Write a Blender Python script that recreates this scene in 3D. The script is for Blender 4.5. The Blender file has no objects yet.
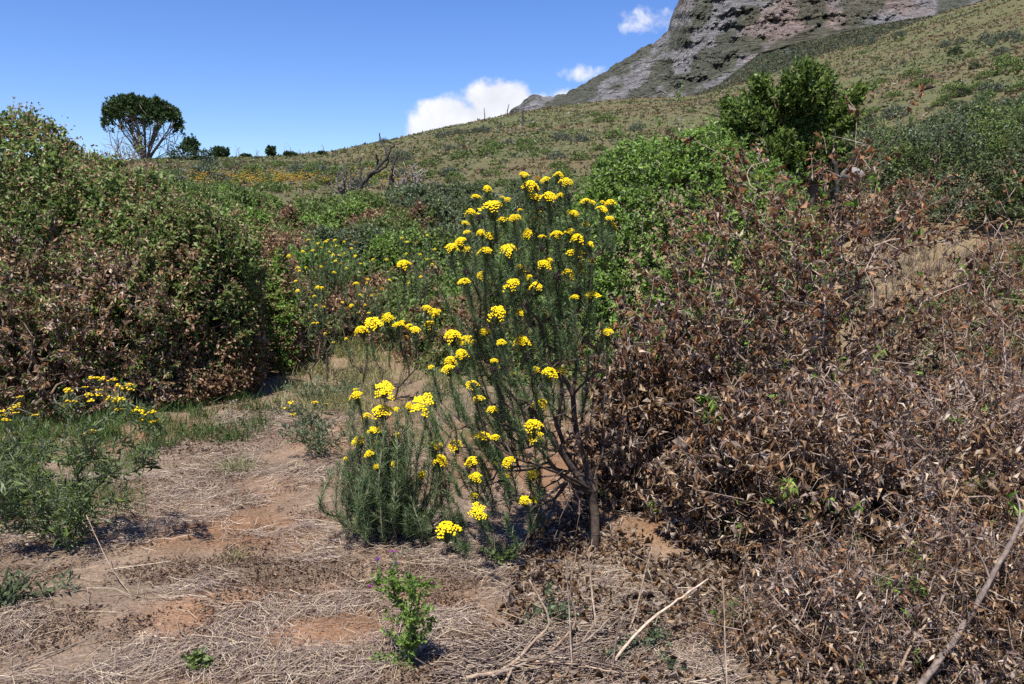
import bpy, math, time
import numpy as np
from mathutils import Vector, Matrix
T0 = time.time()
R = math.radians
S = bpy.context.scene
COL = S.collection

# ------------------------------------------------------------------ camera
F = 796.0                      # focal length in pixels of the 1024 wide frame
PITCH = math.atan(102.0 / F)   # eye level falls on pixel row 240
EYE = np.array([0.0, 0.0, 1.6])
cam = bpy.data.cameras.new('camera'); cam.sensor_width = 36.0; cam.lens = 36.0 * F / 1024
cam.clip_start = 0.05; cam.clip_end = 20000
co = bpy.data.objects.new('camera', cam); COL.objects.link(co)
co.location = EYE; co.rotation_euler = (R(90) - PITCH, 0, 0)
S.camera = co

# ------------------------------------------------------------------ light
SUN_AZ = math.atan2(-0.15, -0.60)     # from +Y towards +X
SUN_EL = R(64)
w = bpy.data.worlds.new('World'); S.world = w; w.use_nodes = True
nt = w.node_tree; nt.nodes.clear()
def N(t, typ, **k):
    n = t.nodes.new(typ)
    for a, b in k.items():
        if a == 'inp':
            for i, v in b.items(): n.inputs[i].default_value = v
        else: setattr(n, a, b)
    return n
sky = N(nt, 'ShaderNodeTexSky', sky_type='NISHITA', sun_disc=False, sun_elevation=SUN_EL, sun_rotation=SUN_AZ, altitude=200, air_density=1.0, dust_density=0.05, ozone_density=5.0)
bg = N(nt, 'ShaderNodeBackground', inp={'Strength': 0.085}); wo = N(nt, 'ShaderNodeOutputWorld')
geo = N(nt, 'ShaderNodeTexCoord')
def math_n(t, op, a, b=None, clamp=False):
    m = N(t, 'ShaderNodeMath', operation=op, use_clamp=clamp)
    for i, v in enumerate((a, b)):
        if v is None: continue
        if isinstance(v, (int, float)): m.inputs[i].default_value = v
        else: t.links.new(v, m.inputs[i])
    return m.outputs[0]
# clouds that hang beside the mountain, as bumps of density in the direction of the sky
sep = N(nt, 'ShaderNodeSeparateXYZ'); nt.links.new(geo.outputs['Generated'], sep.inputs[0])
yy = math_n(nt, 'MAXIMUM', sep.outputs[1], 0.02)
cu = math_n(nt, 'DIVIDE', sep.outputs[0], yy); cv = math_n(nt, 'DIVIDE', sep.outputs[2], yy)
nz = N(nt, 'ShaderNodeTexNoise', inp={'Scale': 16.0, 'Detail': 9.0, 'Roughness': 0.56, 'Distortion': 0.25}); nt.links.new(geo.outputs['Generated'], nz.inputs['Vector'])
nz2 = N(nt, 'ShaderNodeTexNoise', inp={'Scale': 45.0, 'Detail': 6.0, 'Roughness': 0.6}); nt.links.new(geo.outputs['Generated'], nz2.inputs['Vector'])
tot = None
for (x, z, rx, rz, amp) in ((-.060, .126, .078, .058, 1.45), (-.018, .160, .054, .038, 1.3), (.055, .165, .07, .018, .55), (.088, .203, .03, .012, .36), (.20, .265, .06, .02, .36), (.17, .19, .05, .03, .6)):
    dx = math_n(nt, 'DIVIDE', math_n(nt, 'SUBTRACT', cu, x), rx); dz = math_n(nt, 'DIVIDE', math_n(nt, 'SUBTRACT', cv, z), rz)
    d = math_n(nt, 'ADD', math_n(nt, 'MULTIPLY', dx, dx), math_n(nt, 'MULTIPLY', dz, dz))
    b = math_n(nt, 'MULTIPLY', math_n(nt, 'SUBTRACT', 1.0, d), amp)
    b = math_n(nt, 'MAXIMUM', b, -0.9)
    tot = b if tot is None else math_n(nt, 'MAXIMUM', tot, b)
dens = math_n(nt, 'ADD', tot, math_n(nt, 'MULTIPLY', math_n(nt, 'SUBTRACT', nz.outputs['Fac'], 0.5), 2.6))
dens = math_n(nt, 'ADD', dens, math_n(nt, 'MULTIPLY', math_n(nt, 'SUBTRACT', nz2.outputs['Fac'], 0.5), 0.9))
mr = N(nt, 'ShaderNodeMapRange', interpolation_type='SMOOTHSTEP', inp={'From Min': 0.02, 'From Max': 0.62}); nt.links.new(dens, mr.inputs['Value'])
front = math_n(nt, 'GREATER_THAN', sep.outputs[1], 0.05)
mask = math_n(nt, 'MULTIPLY', math_n(nt, 'MULTIPLY', mr.outputs[0], 0.93), front)
mix = N(nt, 'ShaderNodeMix', data_type='RGBA'); nt.links.new(mask, mix.inputs['Factor'])
hs = N(nt, 'ShaderNodeHueSaturation', inp={'Hue': 0.516, 'Saturation': 1.2, 'Value': 1.08}); nt.links.new(sky.outputs[0], hs.inputs['Color']); nt.links.new(hs.outputs[0], mix.inputs[6])
crm = N(nt, 'ShaderNodeMapRange', inp={'From Min': 0.35, 'From Max': 0.65, 'To Min': 5.4, 'To Max': 6.8}); nt.links.new(nz.outputs['Fac'], crm.inputs['Value'])
ccol = N(nt, 'ShaderNodeCombineXYZ'); nt.links.new(crm.outputs[0], ccol.inputs[0]); nt.links.new(crm.outputs[0], ccol.inputs[1]); nt.links.new(math_n(nt, 'ADD', crm.outputs[0], 0.25), ccol.inputs[2])
nt.links.new(ccol.outputs[0], mix.inputs[7])
w.cycles.sampling_method = 'MANUAL'; w.cycles.sample_map_resolution = 512
nt.links.new(mix.outputs[2], bg.inputs['Color']); nt.links.new(bg.outputs[0], wo.inputs['Surface'])

sl = bpy.data.lights.new('sun', 'SUN'); sl.energy = 4.9; sl.angle = R(0.53); sl.color = (1.0, 0.955, 0.88)
so = bpy.data.objects.new('sun', sl); COL.objects.link(so)
sdir = Vector((math.sin(SUN_AZ) * math.cos(SUN_EL), math.cos(SUN_AZ) * math.cos(SUN_EL), math.sin(SUN_EL)))
so.rotation_euler = sdir.to_track_quat('Z', 'Y').to_euler(); so.location = (0, 0, 60)

S.view_settings.view_transform = 'Standard'; S.view_settings.look = 'None'
S.view_settings.exposure = 0.92; S.view_settings.gamma = 1.0; S.view_settings.use_curve_mapping = False
S.render.engine = 'CYCLES'
S.cycles.max_bounces = 6; S.cycles.diffuse_bounces = 3; S.cycles.transmission_bounces = 4; S.cycles.glossy_bounces = 2
S.cycles.use_denoising = False
S.cycles.sample_clamp_indirect = 6.0

# ------------------------------------------------------------------ numeric helpers
def rng_(s): return np.random.default_rng(s)
def unit(v): return v / np.maximum(np.linalg.norm(v, axis=-1, keepdims=True), 1e-9)
def _hash(ix, iy, iz, seed):
    h = (ix.astype(np.int64) * 374761393 + iy.astype(np.int64) * 668265263 + iz.astype(np.int64) * 2147483647 + seed * 1274126177) & 0xffffffff
    h = ((h ^ (h >> 13)) * 1274126177) & 0xffffffff
    h = ((h ^ (h >> 16)) * 2246822519) & 0xffffffff
    return ((h ^ (h >> 15)) & 0xffffff) / float(0xffffff)
def vnoise(p, seed=0):
    p = np.asarray(p, float); i = np.floor(p).astype(np.int64); f = p - i; f = f * f * (3 - 2 * f); out = 0
    for a in (0, 1):
        for b in (0, 1):
            for c in (0, 1):
                wgt = (f[..., 0] if a else 1 - f[..., 0]) * (f[..., 1] if b else 1 - f[..., 1]) * (f[..., 2] if c else 1 - f[..., 2])
                out = out + wgt * _hash(i[..., 0] + a, i[..., 1] + b, i[..., 2] + c, seed)
    return out
def fbm(p, octv=4, seed=0, gain=.5):
    p = np.asarray(p, float); s = 0; a = 1; t = 0
    for k in range(octv):
        s = s + a * vnoise(p * 2.03 ** k + 17.3 * k, seed + k); t += a; a *= gain
    return s / t
def v3(x, y, z=0.0): return np.stack(np.broadcast_arrays(np.asarray(x, float), np.asarray(y, float), np.asarray(z, float)), -1)
cp, sp = math.cos(PITCH), math.sin(PITCH)
def ray(px, py):
    px = np.asarray(px, float); py = np.asarray(py, float)
    a = (px - 512) / F; b = (342 - py) / F
    return np.stack([a, cp + b * sp, -sp + b * cp], -1)
def at(px, py, Y):
    d = ray(px, py); return EYE + d * (np.asarray(Y, float) / d[..., 1])[..., None]
def tan_of(px, py):
    d = ray(px, py); return d[..., 2] / np.hypot(d[..., 0], d[..., 1]), np.arctan2(d[..., 0], d[..., 1])

# ------------------------------------------------------------------ terrain
SK = np.array([(-400, 150), (-150, 150), (0, 153), (180, 151), (250, 152), (330, 150), (400, 138), (470, 121), (520, 109), (570, 104), (640, 97), (700, 91), (760, 76), (830, 51), (900, 29), (985, 4), (1060, -24), (1200, -70), (1400, -110)], float)
SKT, SKA = tan_of(SK[:, 0], SK[:, 1])
SKD = np.interp(SKA, SKA[[0, 3, 6, 9, 13, 16, 18]], [125, 130, 160, 220, 300, 360, 380])
azs = np.concatenate([[-math.pi], [-1.7], SKA, [1.9], [math.pi]])
Hs = np.concatenate([[-8], [4], SKT * SKD + 1.6, [60], [-8]])
Ds = np.concatenate([[200], [160], SKD, [330], [200]])
def hfun(x, y, detail=True):
    x = np.asarray(x, float); y = np.asarray(y, float)
    r = np.hypot(x, y); az = np.arctan2(x, y)
    H = np.interp(az, azs, Hs); D = np.interp(az, azs, Ds)
    t = (r - 9.0) / (D - 9.0)
    g = np.where(t < 0, 0, t)
    s = np.where(g < .9, g * .98 + .02 * g * g, 0)
    e = g - .9
    s = np.where(g >= .9, .8982 + 1.0 * e - 4.4 * e * e, s)
    tail = .8982 + .25 - 4.4 * .0625
    s = np.where(g > 1.15, tail + np.minimum(0, -(g - 1.15) * 1.2), s)
    soft = np.clip((r - 7) / 12, 0, 1); soft = soft * soft * (3 - 2 * soft)
    h = np.maximum(H * s * soft, np.where(g > 1, np.minimum(-4, -0.012 * r), -60))
    big = np.clip((r - 16) / 60, 0, 1)
    h = h + big * (vnoise(v3(x / 23, y / 23), 5) - .5) * 1.6 + big * np.clip(r / 150, 0, 1) * (vnoise(v3(x / 60, y / 60), 6) - .5) * 4.0
    if detail:
        h = h + (fbm(v3(x / .9, y / .9), 3, 9) - .5) * .10 * np.clip((r - .8), 0, 1)
        h = h + (fbm(v3(x / .13, y / .13), 2, 12) - .5) * .03 * np.clip(1.4 - r / 14, 0, 1)
    return h
_rr = np.concatenate([np.linspace(1.0, 30, 500), np.geomspace(30.2, 700, 600)])
def ghit(px, py, fb=12.0):
    px = np.atleast_1d(np.asarray(px, float)); py = np.atleast_1d(np.asarray(py, float)); out = np.zeros((len(px), 3))
    for k in range(len(px)):
        d = ray(px[k], py[k]); d = d / math.hypot(d[0], d[1])
        P = EYE + d * _rr[:, None]; dz = P[:, 2] - hfun(P[:, 0], P[:, 1], False)
        i = np.where(dz < 0)[0]
        if len(i) and i[0] > 0:
            a, b = dz[i[0] - 1], dz[i[0]]; f = a / (a - b); rr = _rr[i[0] - 1] * (1 - f) + _rr[i[0]] * f
        else: rr = fb
        q = EYE + d * rr; q[2] = hfun(q[0], q[1]); out[k] = q
    return out
def gh1(px, py): return ghit([px], [py])[0]
def onground(px, Y):
    x = (px - 512) / F * Y / cp; 
    for _ in range(4):
        z = float(hfun(x, Y)); d = Y * cp - (z - 1.6) * sp; x = (px - 512) / F * d
    return np.array([x, Y, float(hfun(x, Y))])

# ------------------------------------------------------------------ mesh helpers
class MB:
    def __init__(s): s.V = []; s.C = []; s.Q = []; s.T = []; s.n = 0
    def add(s, V, Q=None, T=None, C=(.5, .5, .5)):
        V = np.asarray(V, float).reshape(-1, 3); C = np.asarray(C, float)
        if C.ndim == 1: C = np.broadcast_to(C, V.shape)
        s.V.append(V); s.C.append(C.reshape(-1, 3))
        if Q is not None and len(Q): s.Q.append(np.asarray(Q, np.int64).reshape(-1, 4) + s.n)
        if T is not None and len(T): s.T.append(np.asarray(T, np.int64).reshape(-1, 3) + s.n)
        s.n += len(V); return s
    def mesh(s, name, mat, smooth=False):
        V = np.concatenate(s.V); C = np.concatenate(s.C)
        Q = np.concatenate(s.Q) if s.Q else np.zeros((0, 4), np.int64); T = np.concatenate(s.T) if s.T else np.zeros((0, 3), np.int64)
        me = bpy.data.meshes.new(name); me.vertices.add(len(V)); me.vertices.foreach_set('co', V.astype(np.float32).ravel())
        li = np.concatenate([Q.ravel(), T.ravel()]); me.loops.add(len(li)); me.loops.foreach_set('vertex_index', li.astype(np.int32))
        me.polygons.add(len(Q) + len(T))
        st = np.concatenate([np.arange(len(Q)) * 4, len(Q) * 4 + np.arange(len(T)) * 3]); me.polygons.foreach_set('loop_start', st.astype(np.int32))
        if smooth: me.polygons.foreach_set('use_smooth', np.ones(len(Q) + len(T), bool))
        ca = me.color_attributes.new('col', 'FLOAT_COLOR', 'POINT')
        ca.data.foreach_set('color', np.concatenate([C, np.ones((len(C), 1))], 1).astype(np.float32).ravel())
        me.update(calc_edges=True); me.validate()
        me.materials.append(mat); return me
def obj(name, me, parent=None, kind=None, loc=None):
    o = bpy.data.objects.new(name, me); COL.objects.link(o)
    if parent is not None: o.parent = parent
    if kind: o['kind'] = kind
    if loc is not None: o.location = loc
    return o
def tag(o, label, cat, group=None):
    o['label'] = label; o['category'] = cat
    if group: o['group'] = group
    return o
def thing(name, label, cat, loc, group=None, rz=0):
    o = obj(name, None, loc=loc); o.rotation_euler = (0, 0, rz); o.empty_display_size = .1
    return tag(o, label, cat, group)
def copy_tree(src, loc, rz=0, sc=1.0, label=None):
    def cp_(o, par):
        c = o.copy(); COL.objects.link(c)
        if par is not None: c.parent = par
        for ch in list(o.children): cp_(ch, c)
        return c
    c = cp_(src, None); c.location = loc; c.rotation_euler = (0, 0, rz); c.scale = (sc, sc, sc) if np.isscalar(sc) else sc
    if label: c['label'] = label
    return c
def frame(d):
    d = unit(d); a = np.where(np.abs(d[:, 2:3]) < .9, np.array([[0, 0, 1.]]), np.array([[1., 0, 0]]))
    u = unit(np.cross(a, d)); return d, u, np.cross(d, u)
def leaves(b, P, D, L, W, C, rg, fold=.18, curl=.12, upb=.2, nrm=None, nj=.55, simple=True):
    n = len(P); D = unit(D); L = np.broadcast_to(L, n)[:, None]; W = np.broadcast_to(W, n)[:, None]
    up = unit(rg.normal(size=(n, 3)) * .8 + np.array([0, 0, upb])) if nrm is None else unit(nrm + rg.normal(size=(n, 3)) * nj); side = unit(np.cross(D, up)); nrm = np.cross(side, D)
    cu = (curl * rg.normal(1, .8, n))[:, None] * L; fo = (fold * rg.uniform(.3, 1.6, n))[:, None] * W
    if simple:
        V = np.stack([P, P + D * L * .45 - side * W * .5 + nrm * (cu + fo), P + D * L, P + D * L * .5 + side * W * .5 + nrm * (cu + fo)], 1); k = np.arange(n)[:, None] * 4
        b.add(V, T=np.concatenate([k + np.array([[0, 2, 1]]), k + np.array([[0, 3, 2]])]), C=np.repeat(np.asarray(C)[:, None, :], 4, 1) * rg.uniform(.82, 1.15, (n, 4, 1))); return
    m = P + D * L * .48 - nrm * fo + nrm * cu
    V = np.stack([P, P + D * L * .45 - side * W * .5 + nrm * cu, m, P + D * L * .45 + side * W * .5 + nrm * cu, P + D * L - nrm * cu * .3], 1)
    k = np.arange(n)[:, None] * 5
    T = np.concatenate([k + np.array([[0, 2, 1]]), k + np.array([[0, 3, 2]]), k + np.array([[1, 2, 4]]), k + np.array([[2, 3, 4]])])
    C = np.repeat(np.asarray(C)[:, None, :], 5, 1) * rg.uniform(.82, 1.15, (n, 5, 1))
    b.add(V, T=T, C=C)
def blades(b, P, D, L, W, C, rg, bend=.3, sag=0.0):
    """thin two-segment strips: grass, needles, straw"""
    n = len(P); D = unit(D); L = np.broadcast_to(L, n)[:, None]; W = np.broadcast_to(W, n)[:, None]
    side = unit(np.cross(D, rg.normal(size=(n, 3)))); off = rg.normal(size=(n, 3)) * bend; off[:, 2] -= sag
    m = P + D * L * .5; t = P + unit(D + off) * L
    V = np.stack([P - side * W * .5, P + side * W * .5, m + side * W * .45, m - side * W * .45, t], 1)
    k = np.arange(n)[:, None] * 5
    b.add(V, Q=k + np.array([[0, 1, 2, 3]]), T=k + np.array([[3, 2, 4]]), C=np.repeat(np.asarray(C)[:, None, :], 5, 1) * rg.uniform(.85, 1.12, (n, 1, 1)))
def segs(b, A, Bp, ra, rb, C, sides=5):
    n = len(A); d, u, v = frame(Bp - A); th = np.arange(sides) / sides * 2 * math.pi
    ring = u[:, None, :] * np.cos(th)[None, :, None] + v[:, None, :] * np.sin(th)[None, :, None]
    ra = np.broadcast_to(ra, n)[:, None, None]; rb = np.broadcast_to(rb, n)[:, None, None]
    V = np.concatenate([A[:, None] + ring * ra, Bp[:, None] + ring * rb], 1)
    j = np.arange(sides); q = np.stack([j, (j + 1) % sides, (j + 1) % sides + sides, j + sides], 1)
    C = np.asarray(C); C = np.broadcast_to(C if C.ndim == 2 else C[None], (n, 3))
    b.add(V, Q=(np.arange(n)[:, None, None] * 2 * sides + q[None]).reshape(-1, 4), C=np.repeat(C[:, None], 2 * sides, 1))
def tube(b, P, r, C, sides=6, cap=True):
    P = np.asarray(P, float); n = len(P); r = np.broadcast_to(np.asarray(r, float), n)
    t = np.gradient(P, axis=0); d, u, v = frame(t)
    for k in range(1, n):
        uu = u[k - 1] - d[k] * np.dot(u[k - 1], d[k]); u[k] = uu / max(np.linalg.norm(uu), 1e-9); v[k] = np.cross(d[k], u[k])
    th = np.arange(sides) / sides * 2 * math.pi
    V = P[:, None] + (u[:, None] * np.cos(th)[None, :, None] + v[:, None] * np.sin(th)[None, :, None]) * r[:, None, None]
    j = np.arange(sides); q = np.stack([j, (j + 1) % sides, (j + 1) % sides + sides, j + sides], 1)
    Q = (np.arange(n - 1)[:, None, None] * sides + q[None]).reshape(-1, 4); V = V.reshape(-1, 3)
    T = None
    if cap:
        V = np.concatenate([V, P[-1:], P[:1]]); e = (n - 1) * sides
        T = np.concatenate([np.stack([e + j, e + (j + 1) % sides, np.full(sides, n * sides)], 1), np.stack([(j + 1) % sides, j, np.full(sides, n * sides + 1)], 1)])
    b.add(V, Q=Q, T=T, C=C)
def spline(P, n):
    P = np.asarray(P, float); P = np.concatenate([2 * P[:1] - P[1:2], P, 2 * P[-1:] - P[-2:-1]]); m = len(P) - 3
    t = np.linspace(0, m - 1e-6, n); i = t.astype(int); f = (t - i)[:, None]
    a, b_, c, d = P[i], P[i + 1], P[i + 2], P[i + 3]
    return .5 * (2 * b_ + (c - a) * f + (2 * a - 5 * b_ + 4 * c - d) * f ** 2 + (3 * b_ - a - 3 * c + d) * f ** 3)
def grow(pts, root, bf=.35, fixed=None, gpar=None):
    """connect points into a branching tree (spanning tree that also keeps paths short); returns nodes, parents"""
    pre = [np.asarray(root, float)] if fixed is None else [np.asarray(q, float) for q in fixed]
    par0 = [-1] + list(range(len(pre) - 1)) if gpar is None else gpar; k0 = len(pre)
    Nn = np.concatenate([np.array(pre), pts]); n = len(Nn); par = np.full(n, -1); par[:k0] = par0
    pl = np.zeros(n)
    for i in range(1, k0): pl[i] = pl[par[i]] + np.linalg.norm(Nn[i] - Nn[par[i]])
    best = np.full(n, 1e9); bp = np.full(n, -1); done = np.zeros(n, bool); done[:k0] = True
    bd = np.zeros(n)
    for i in range(k0):
        dd = np.linalg.norm(Nn - Nn[i], axis=1); c = dd + bf * (pl[i] + dd) + (0.35 if k0 > 2 and i < 3 else 0); m = c < best; best[m] = c[m]; bp[m] = i
    for _ in range(n - k0):
        i = int(np.argmin(np.where(done, 1e9, best))); done[i] = True; par[i] = bp[i]; pl[i] = pl[par[i]] + np.linalg.norm(Nn[i] - Nn[par[i]])
        dd = np.linalg.norm(Nn - Nn[i], axis=1); c = dd + bf * (pl[i] + dd); m = (c < best) & ~done; best[m] = c[m]; bp[m] = i
    order = np.argsort(pl); cnt = np.ones(n)
    for i in order[::-1]:
        if par[i] >= 0: cnt[par[i]] += cnt[i]
    return Nn, par, cnt
def wood(b, Nn, par, cnt, r0, ex, col, rg, sides=5, jit=.12, rmax=1.0):
    """tubes along a grown tree, each edge bent once"""
    i = np.where(par >= 0)[0]; A, Bq = Nn[par[i]], Nn[i]; ln = np.linalg.norm(Bq - A, axis=1, keepdims=True)
    M = (A + Bq) / 2 + rg.normal(size=A.shape) * ln * jit
    r = np.minimum(r0 * cnt ** ex, rmax); rp = np.minimum(r[par[i]], r[i] * 1.5); rc = r[i]; rm = (rp + rc) / 2
    C = np.asarray(col) * rg.uniform(.7, 1.25, (len(i), 1))
    segs(b, A, M, rp, rm, C, sides); segs(b, M, Bq, rm, rc, C, sides)

# ------------------------------------------------------------------ materials
def mat_base(name):
    m = bpy.data.materials.new(name); m.use_nodes = True; t = m.node_tree; t.nodes.clear()
    return m, t, N(t, 'ShaderNodeOutputMaterial')
def mat_leaf(name, trans=.3, rough=.5, spec=.3, vary=.25, scale=30):
    m, t, o = mat_base(name)
    a = N(t, 'ShaderNodeAttribute', attribute_name='col'); n = N(t, 'ShaderNodeTexNoise', inp={'Scale': scale, 'Detail': 2.0})
    g = N(t, 'ShaderNodeNewGeometry'); t.links.new(g.outputs['Position'], n.inputs['Vector'])
    h = N(t, 'ShaderNodeMapRange', inp={'From Min': .3, 'From Max': .7, 'To Min': 1 - vary, 'To Max': 1 + vary}); t.links.new(n.outputs['Fac'], h.inputs['Value'])
    mul = N(t, 'ShaderNodeVectorMath', operation='SCALE'); t.links.new(a.outputs['Color'], mul.inputs[0]); t.links.new(h.outputs[0], mul.inputs['Scale'])
    p = N(t, 'ShaderNodeBsdfPrincipled', inp={'Roughness': rough, 'Specular IOR Level': spec}); t.links.new(mul.outputs[0], p.inputs['Base Color'])
    if trans > 0:
        tr = N(t, 'ShaderNodeBsdfTranslucent'); t.links.new(mul.outputs[0], tr.inputs['Color'])
        mx = N(t, 'ShaderNodeMixShader', inp={0: trans}); t.links.new(p.outputs[0], mx.inputs[1]); t.links.new(tr.outputs[0], mx.inputs[2]); t.links.new(mx.outputs[0], o.inputs['Surface'])
    else: t.links.new(p.outputs[0], o.inputs['Surface'])
    return m
M_GREEN = mat_leaf('green_leaf', .46, .42, .3)
M_DRY = mat_leaf('dry_leaf', .32, .7, .12, .3, 40)
M_BARK = mat_leaf('bark', 0, .9, .08, .35, 60)
M_STRAW = mat_leaf('straw', .1, .6, .3, .3, 50)
M_NEEDLE = mat_leaf('needle', .2, .5, .35)
M_YELLOW = mat_leaf('yellow_petal', .22, .55, .25, .12, 90)
M_FAR = mat_leaf('far_leaf', .2, .6, .15, .3, 1.2)
M_CHAR = mat_leaf('charred_bark', 0, .9, .2, .5, 9)

# ground: soil, straw and heath tints laid by vertex colour, clods by bump
m, t, o = mat_base('soil'); M_SOIL = m
a = N(t, 'ShaderNodeAttribute', attribute_name='col'); g = N(t, 'ShaderNodeNewGeometry')
n1 = N(t, 'ShaderNodeTexNoise', inp={'Scale': 55.0, 'Detail': 8.0, 'Roughness': .7}); n2 = N(t, 'ShaderNodeTexNoise', inp={'Scale': 2.2, 'Detail': 9.0, 'Roughness': .72}); n3 = N(t, 'ShaderNodeTexVoronoi', inp={'Scale': 70.0, 'Randomness': 1.0})
for q in (n1, n2, n3): t.links.new(g.outputs['Position'], q.inputs['Vector'])
h = N(t, 'ShaderNodeMapRange', inp={'From Min': .3, 'From Max': .7, 'To Min': .6, 'To Max': 1.4}); t.links.new(n1.outputs['Fac'], h.inputs['Value'])
h2 = N(t, 'ShaderNodeMapRange', inp={'From Min': .3, 'From Max': .7, 'To Min': .68, 'To Max': 1.32}); t.links.new(n2.outputs['Fac'], h2.inputs['Value'])
k = math_n(t, 'MULTIPLY', h.outputs[0], h2.outputs[0])
mul = N(t, 'ShaderNodeVectorMath', operation='SCALE'); t.links.new(a.outputs['Color'], mul.inputs[0]); t.links.new(k, mul.inputs['Scale'])
p = N(t, 'ShaderNodeBsdfPrincipled', inp={'Roughness': .95, 'Specular IOR Level': .1}); t.links.new(mul.outputs[0], p.inputs['Base Color'])
bp_ = N(t, 'ShaderNodeBump', inp={'Strength': .8, 'Distance': .02}); bh = math_n(t, 'ADD', n1.outputs['Fac'], math_n(t, 'MULTIPLY', n3.outputs['Distance'], .5)); t.links.new(bh, bp_.inputs['Height']); t.links.new(bp_.outputs[0], p.inputs['Normal'])
t.links.new(p.outputs[0], o.inputs['Surface'])

# mountain: rock on the steep, heath on the gentle faces
m, t, o = mat_base('mountain_rock'); M_ROCK = m
a = N(t, 'ShaderNodeAttribute', attribute_name='col'); g = N(t, 'ShaderNodeNewGeometry')
mp = N(t, 'ShaderNodeMapping', inp={'Scale': (.05, .05, .16)}); t.links.new(g.outputs['Position'], mp.inputs['Vector'])
n1 = N(t, 'ShaderNodeTexNoise', inp={'Scale': 1.0, 'Detail': 10.0, 'Roughness': .68}); t.links.new(mp.outputs[0], n1.inputs['Vector'])
mp2 = N(t, 'ShaderNodeMapping', inp={'Scale': (.14, .14, .05)}); t.links.new(g.outputs['Position'], mp2.inputs['Vector'])
n2 = N(t, 'ShaderNodeTexNoise', inp={'Scale': 1.0, 'Detail': 8.0, 'Roughness': .7}); t.links.new(mp2.outputs[0], n2.inputs['Vector'])
h = N(t, 'ShaderNodeMapRange', inp={'From Min': .32, 'From Max': .68, 'To Min': .5, 'To Max': 1.5}); t.links.new(n1.outputs['Fac'], h.inputs['Value'])
h2 = N(t, 'ShaderNodeMapRange', inp={'From Min': .3, 'From Max': .7, 'To Min': .65, 'To Max': 1.35}); t.links.new(n2.outputs['Fac'], h2.inputs['Value'])
k = math_n(t, 'MULTIPLY', h.outputs[0], h2.outputs[0])
mul = N(t, 'ShaderNodeVectorMath', operation='SCALE'); t.links.new(a.outputs['Color'], mul.inputs[0]); t.links.new(k, mul.inputs['Scale'])
p = N(t, 'ShaderNodeBsdfPrincipled', inp={'Roughness': .95, 'Specular IOR Level': .1}); t.links.new(mul.outputs[0], p.inputs['Base Color'])
bp_ = N(t, 'ShaderNodeBump', inp={'Strength': 1.0, 'Distance': 9.0}); vo = N(t, 'ShaderNodeTexVoronoi', feature='DISTANCE_TO_EDGE', inp={'Scale': 1.3, 'Detail': 3.0}); t.links.new(mp.outputs[0], vo.inputs['Vector']); vm = N(t, 'ShaderNodeMapRange', inp={'From Min': 0.0, 'From Max': .12}); t.links.new(vo.outputs['Distance'], vm.inputs['Value']); t.links.new(math_n(t, 'ADD', math_n(t, 'ADD', n1.outputs['Fac'], n2.outputs['Fac']), math_n(t, 'MULTIPLY', vm.outputs[0], .45)), bp_.inputs['Height']); t.links.new(bp_.outputs[0], p.inputs['Normal'])
t.links.new(p.outputs[0], o.inputs['Surface'])

# palettes (linear base colours)
def pal(*c): return np.array(c, float)
GREEN = pal((.105, .155, .038), (.145, .205, .052), (.195, .25, .088), (.072, .108, .032))
LIGHTG = pal((.155, .25, .046), (.205, .305, .068), (.12, .205, .04))
GREYG = pal((.130, .165, .088), (.165, .20, .115), (.095, .128, .062))
DRYB = pal((.23, .135, .072), (.165, .09, .046), (.29, .19, .112), (.38, .275, .175), (.11, .062, .036))
DRYG = pal((.25, .19, .16), (.34, .27, .22), (.17, .123, .105), (.50, .41, .325), (.09, .064, .054), (.22, .155, .125))
RUST = pal((.25, .125, .062), (.19, .09, .045), (.32, .18, .095), (.13, .065, .04))
def pick(P, n, rg): return P[rg.integers(0, len(P), n)]

def gcol(x, y):
    r = np.hypot(x, y); n = fbm(v3(x / 1.1, y / 1.1), 4, 31); n2 = fbm(v3(x / 9, y / 9), 4, 33); n3 = fbm(v3(x / 35, y / 35), 4, 35)
    soil = np.array([.225, .126, .070]); mulch = np.array([.190, .138, .098]); straw = np.array([.25, .20, .11])
    k = np.clip((n - .40) / .18, 0, 1)[..., None]; c = soil * (1 - k) + mulch * k
    ol = np.array([.086, .088, .040]); br = np.array([.104, .086, .045]); gr = np.array([.074, .086, .037])
    k2 = np.clip((n2 - .35) / .3, 0, 1)[..., None]; k3 = np.clip((n3 - .35) / .3, 0, 1)[..., None]
    far = (ol * (1 - k2) + br * k2) * (1 - .5 * k3) + gr * .5 * k3
    mid = straw * .3 + soil * .25 + mulch * .3 + gr * .15
    a1 = np.clip((r - 7) / 6, 0, 1)[..., None]; a2 = np.clip((r - 16) / 12, 0, 1)[..., None]
    sp_ = np.clip(1.5 - np.hypot((x + .75) / .44, (y - 3.12) / .26) * 1.1 + (n - .5) * 3.5, 0, 1)[..., None]; c = c * (1 - sp_) + np.array([.235, .135, .08]) * sp_
    return (c * (1 - a1) + mid * a1) * (1 - a2) + far * a2

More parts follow.
